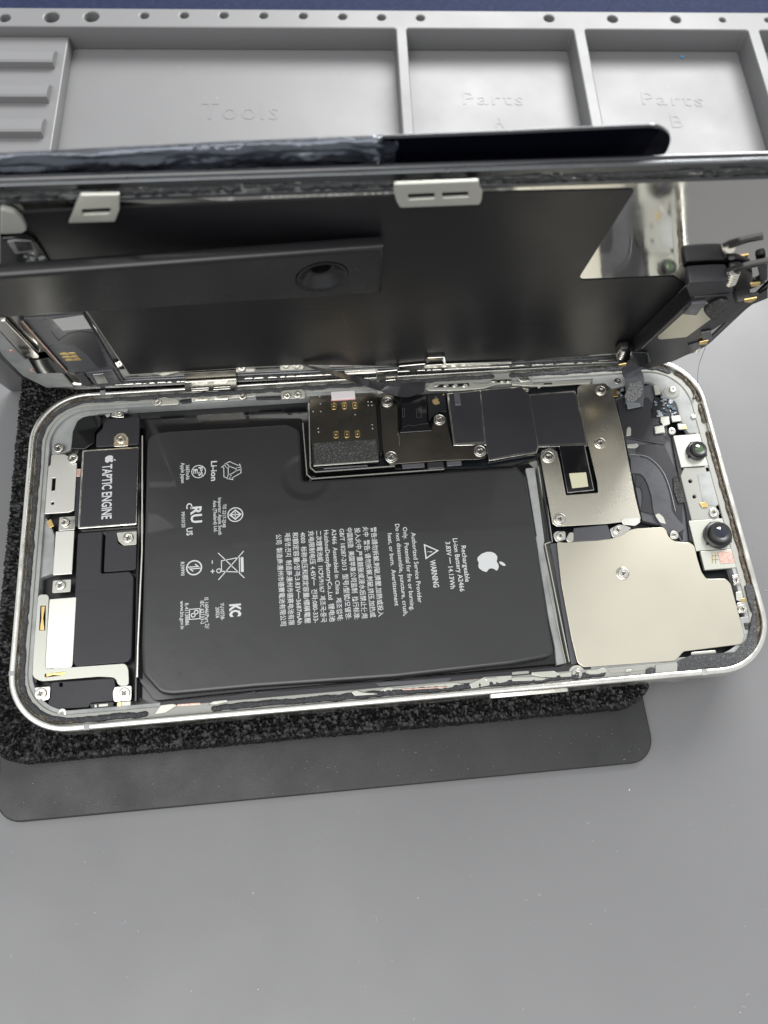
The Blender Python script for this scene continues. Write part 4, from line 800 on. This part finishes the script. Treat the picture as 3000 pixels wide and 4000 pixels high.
# ---- black holder arm with the conical hole
hn = (SC.u*math.cos(math.radians(5.5))-SC.n*math.sin(math.radians(5.5)))
q_ = SC.p(*one('B 830,1610', 3.0, SC), 3.0)
AR = Frame(q_, hn, SC.v)
t4 = tr('B 832,1608 0,1662 A 0,1795 0,2068 B 0,1955 815,1903', 0, AR)
vt = (t4[0][1]+t4[1][1])/2
def ext(p0, p1, a): return (a, p0[1]+(p1[1]-p0[1])*(a-p0[0])/(p1[0]-p0[0]))
tl_, bl_ = ext(t4[0], t4[2], -125), ext(t4[5], t4[3], -125)
arm = thing('holder_arm', 'black plastic holder arm with a conical hole, reaching across the screen', 'holder', tuple(AR.p(-120, 0, 0)))
hc = one('B 432,1795', 0, AR); hr = 4.1
MB().plate(AR, [[t4[0], tl_, bl_, t4[5]], circ(hc[0], hc[1], hr, 40)], 0, 2.6, .8, 4).build('arm_plate', M['arm'], arm, smooth=45)
MB().lathe(AR.p(hc[0], hc[1], 0), -AR.n, [(hr+.3, .0), (hr+.1, -.12), (hr*.94, .05), (hr*.6, 1.5), (hr*.5, 1.75), (hr*.44, 1.8), (hr*.42, 3.2)], 44, False).build('hole_cone', M['arm'], arm, smooth=60)
MB().lathe(AR.p(hc[0], hc[1], 0), -AR.n, [(hr*.42, 3.2), (hr*.4, 3.4), (0, 3.42)], 30).build('hole_floor', M['gloss'], arm)

# ================================================================ SMALL LOOSE THINGS
p0 = S3('D 1258,742', 4.2); p1 = P3('I 1200,165', .3); p2 = P3('I 1178,262', -.4)
st = bez([p0, (p0+p1)/2+Vector((-.6, 0, 0)), p1, p2], 12)
hs = MB().tube(st, lambda i: .05+.5*max(0, (i-26)/10)**1.5*.5 if i > 26 else .05, 6).build('loose_strand', M['hair']); tag(hs, 'thin dark adhesive strand stretched from the screen down to the phone rim', 'strand')
x, y = one('C 1102,370', ZM+.2, MT); fl_ = MB().plate(MT, [[(x-.75, y-.15), (x-.3, y+.45), (x+.7, y+.1), (x+.5, y-.45)]], ZM+.45, .25, .05).build('blue_fleck', M['fleck']); tag(fl_, 'tiny blue fleck lying in the compartment marked Parts B', 'fleck')
mb = MB()
def crumb(fr, a, b_, z, r):
    c = fr.p(a, b_, z+r*.4); vs = [c+Vector((random.uniform(-1, 1), random.uniform(-1, 1), random.uniform(-.4, .9)))*r for _ in range(5)]
    mb.add(vs, [[0, 1, 2], [0, 2, 3], [0, 3, 4], [1, 2, 3], [1, 3, 4], [0, 1, 4]])
for _ in range(900):
    a, b_ = random.uniform(-110, 115), random.uniform(-125, 30)
    if -88 < a < 56 and b_ > -56: continue
    if a < 86 and b_ > -40: continue
    crumb(P, a, b_, ZM, random.choice((.04, .05, .06, .08, .1)) if random.random() < .96 else .2)
for _ in range(60): crumb(MT, random.uniform(-90, 175), random.uniform(118, 168), ZM, random.uniform(.06, .2))
for _ in range(140): crumb(P, random.uniform(-85, 53), random.uniform(-54, -46), ZM+1.6, random.uniform(.03, .08))
for _ in range(9):
    a, b_ = random.uniform(-100, 110), random.uniform(-120, -58); th = random.uniform(0, 6.28); L_ = random.uniform(.4, 1.2)
    mb.tube([P.p(a+math.cos(th+.5*k)*L_*k/4, b_+math.sin(th+.5*k)*L_*k/4, ZM+.06) for k in range(5)], .014, 4)
du = mb.build('dust', M['dust'], smooth=0); tag(du, 'pale dust specks scattered over the grey mat and black pad', 'dust', kind='stuff')
for o in bpy.data.objects:
    if '_o' in o: del o['_o']
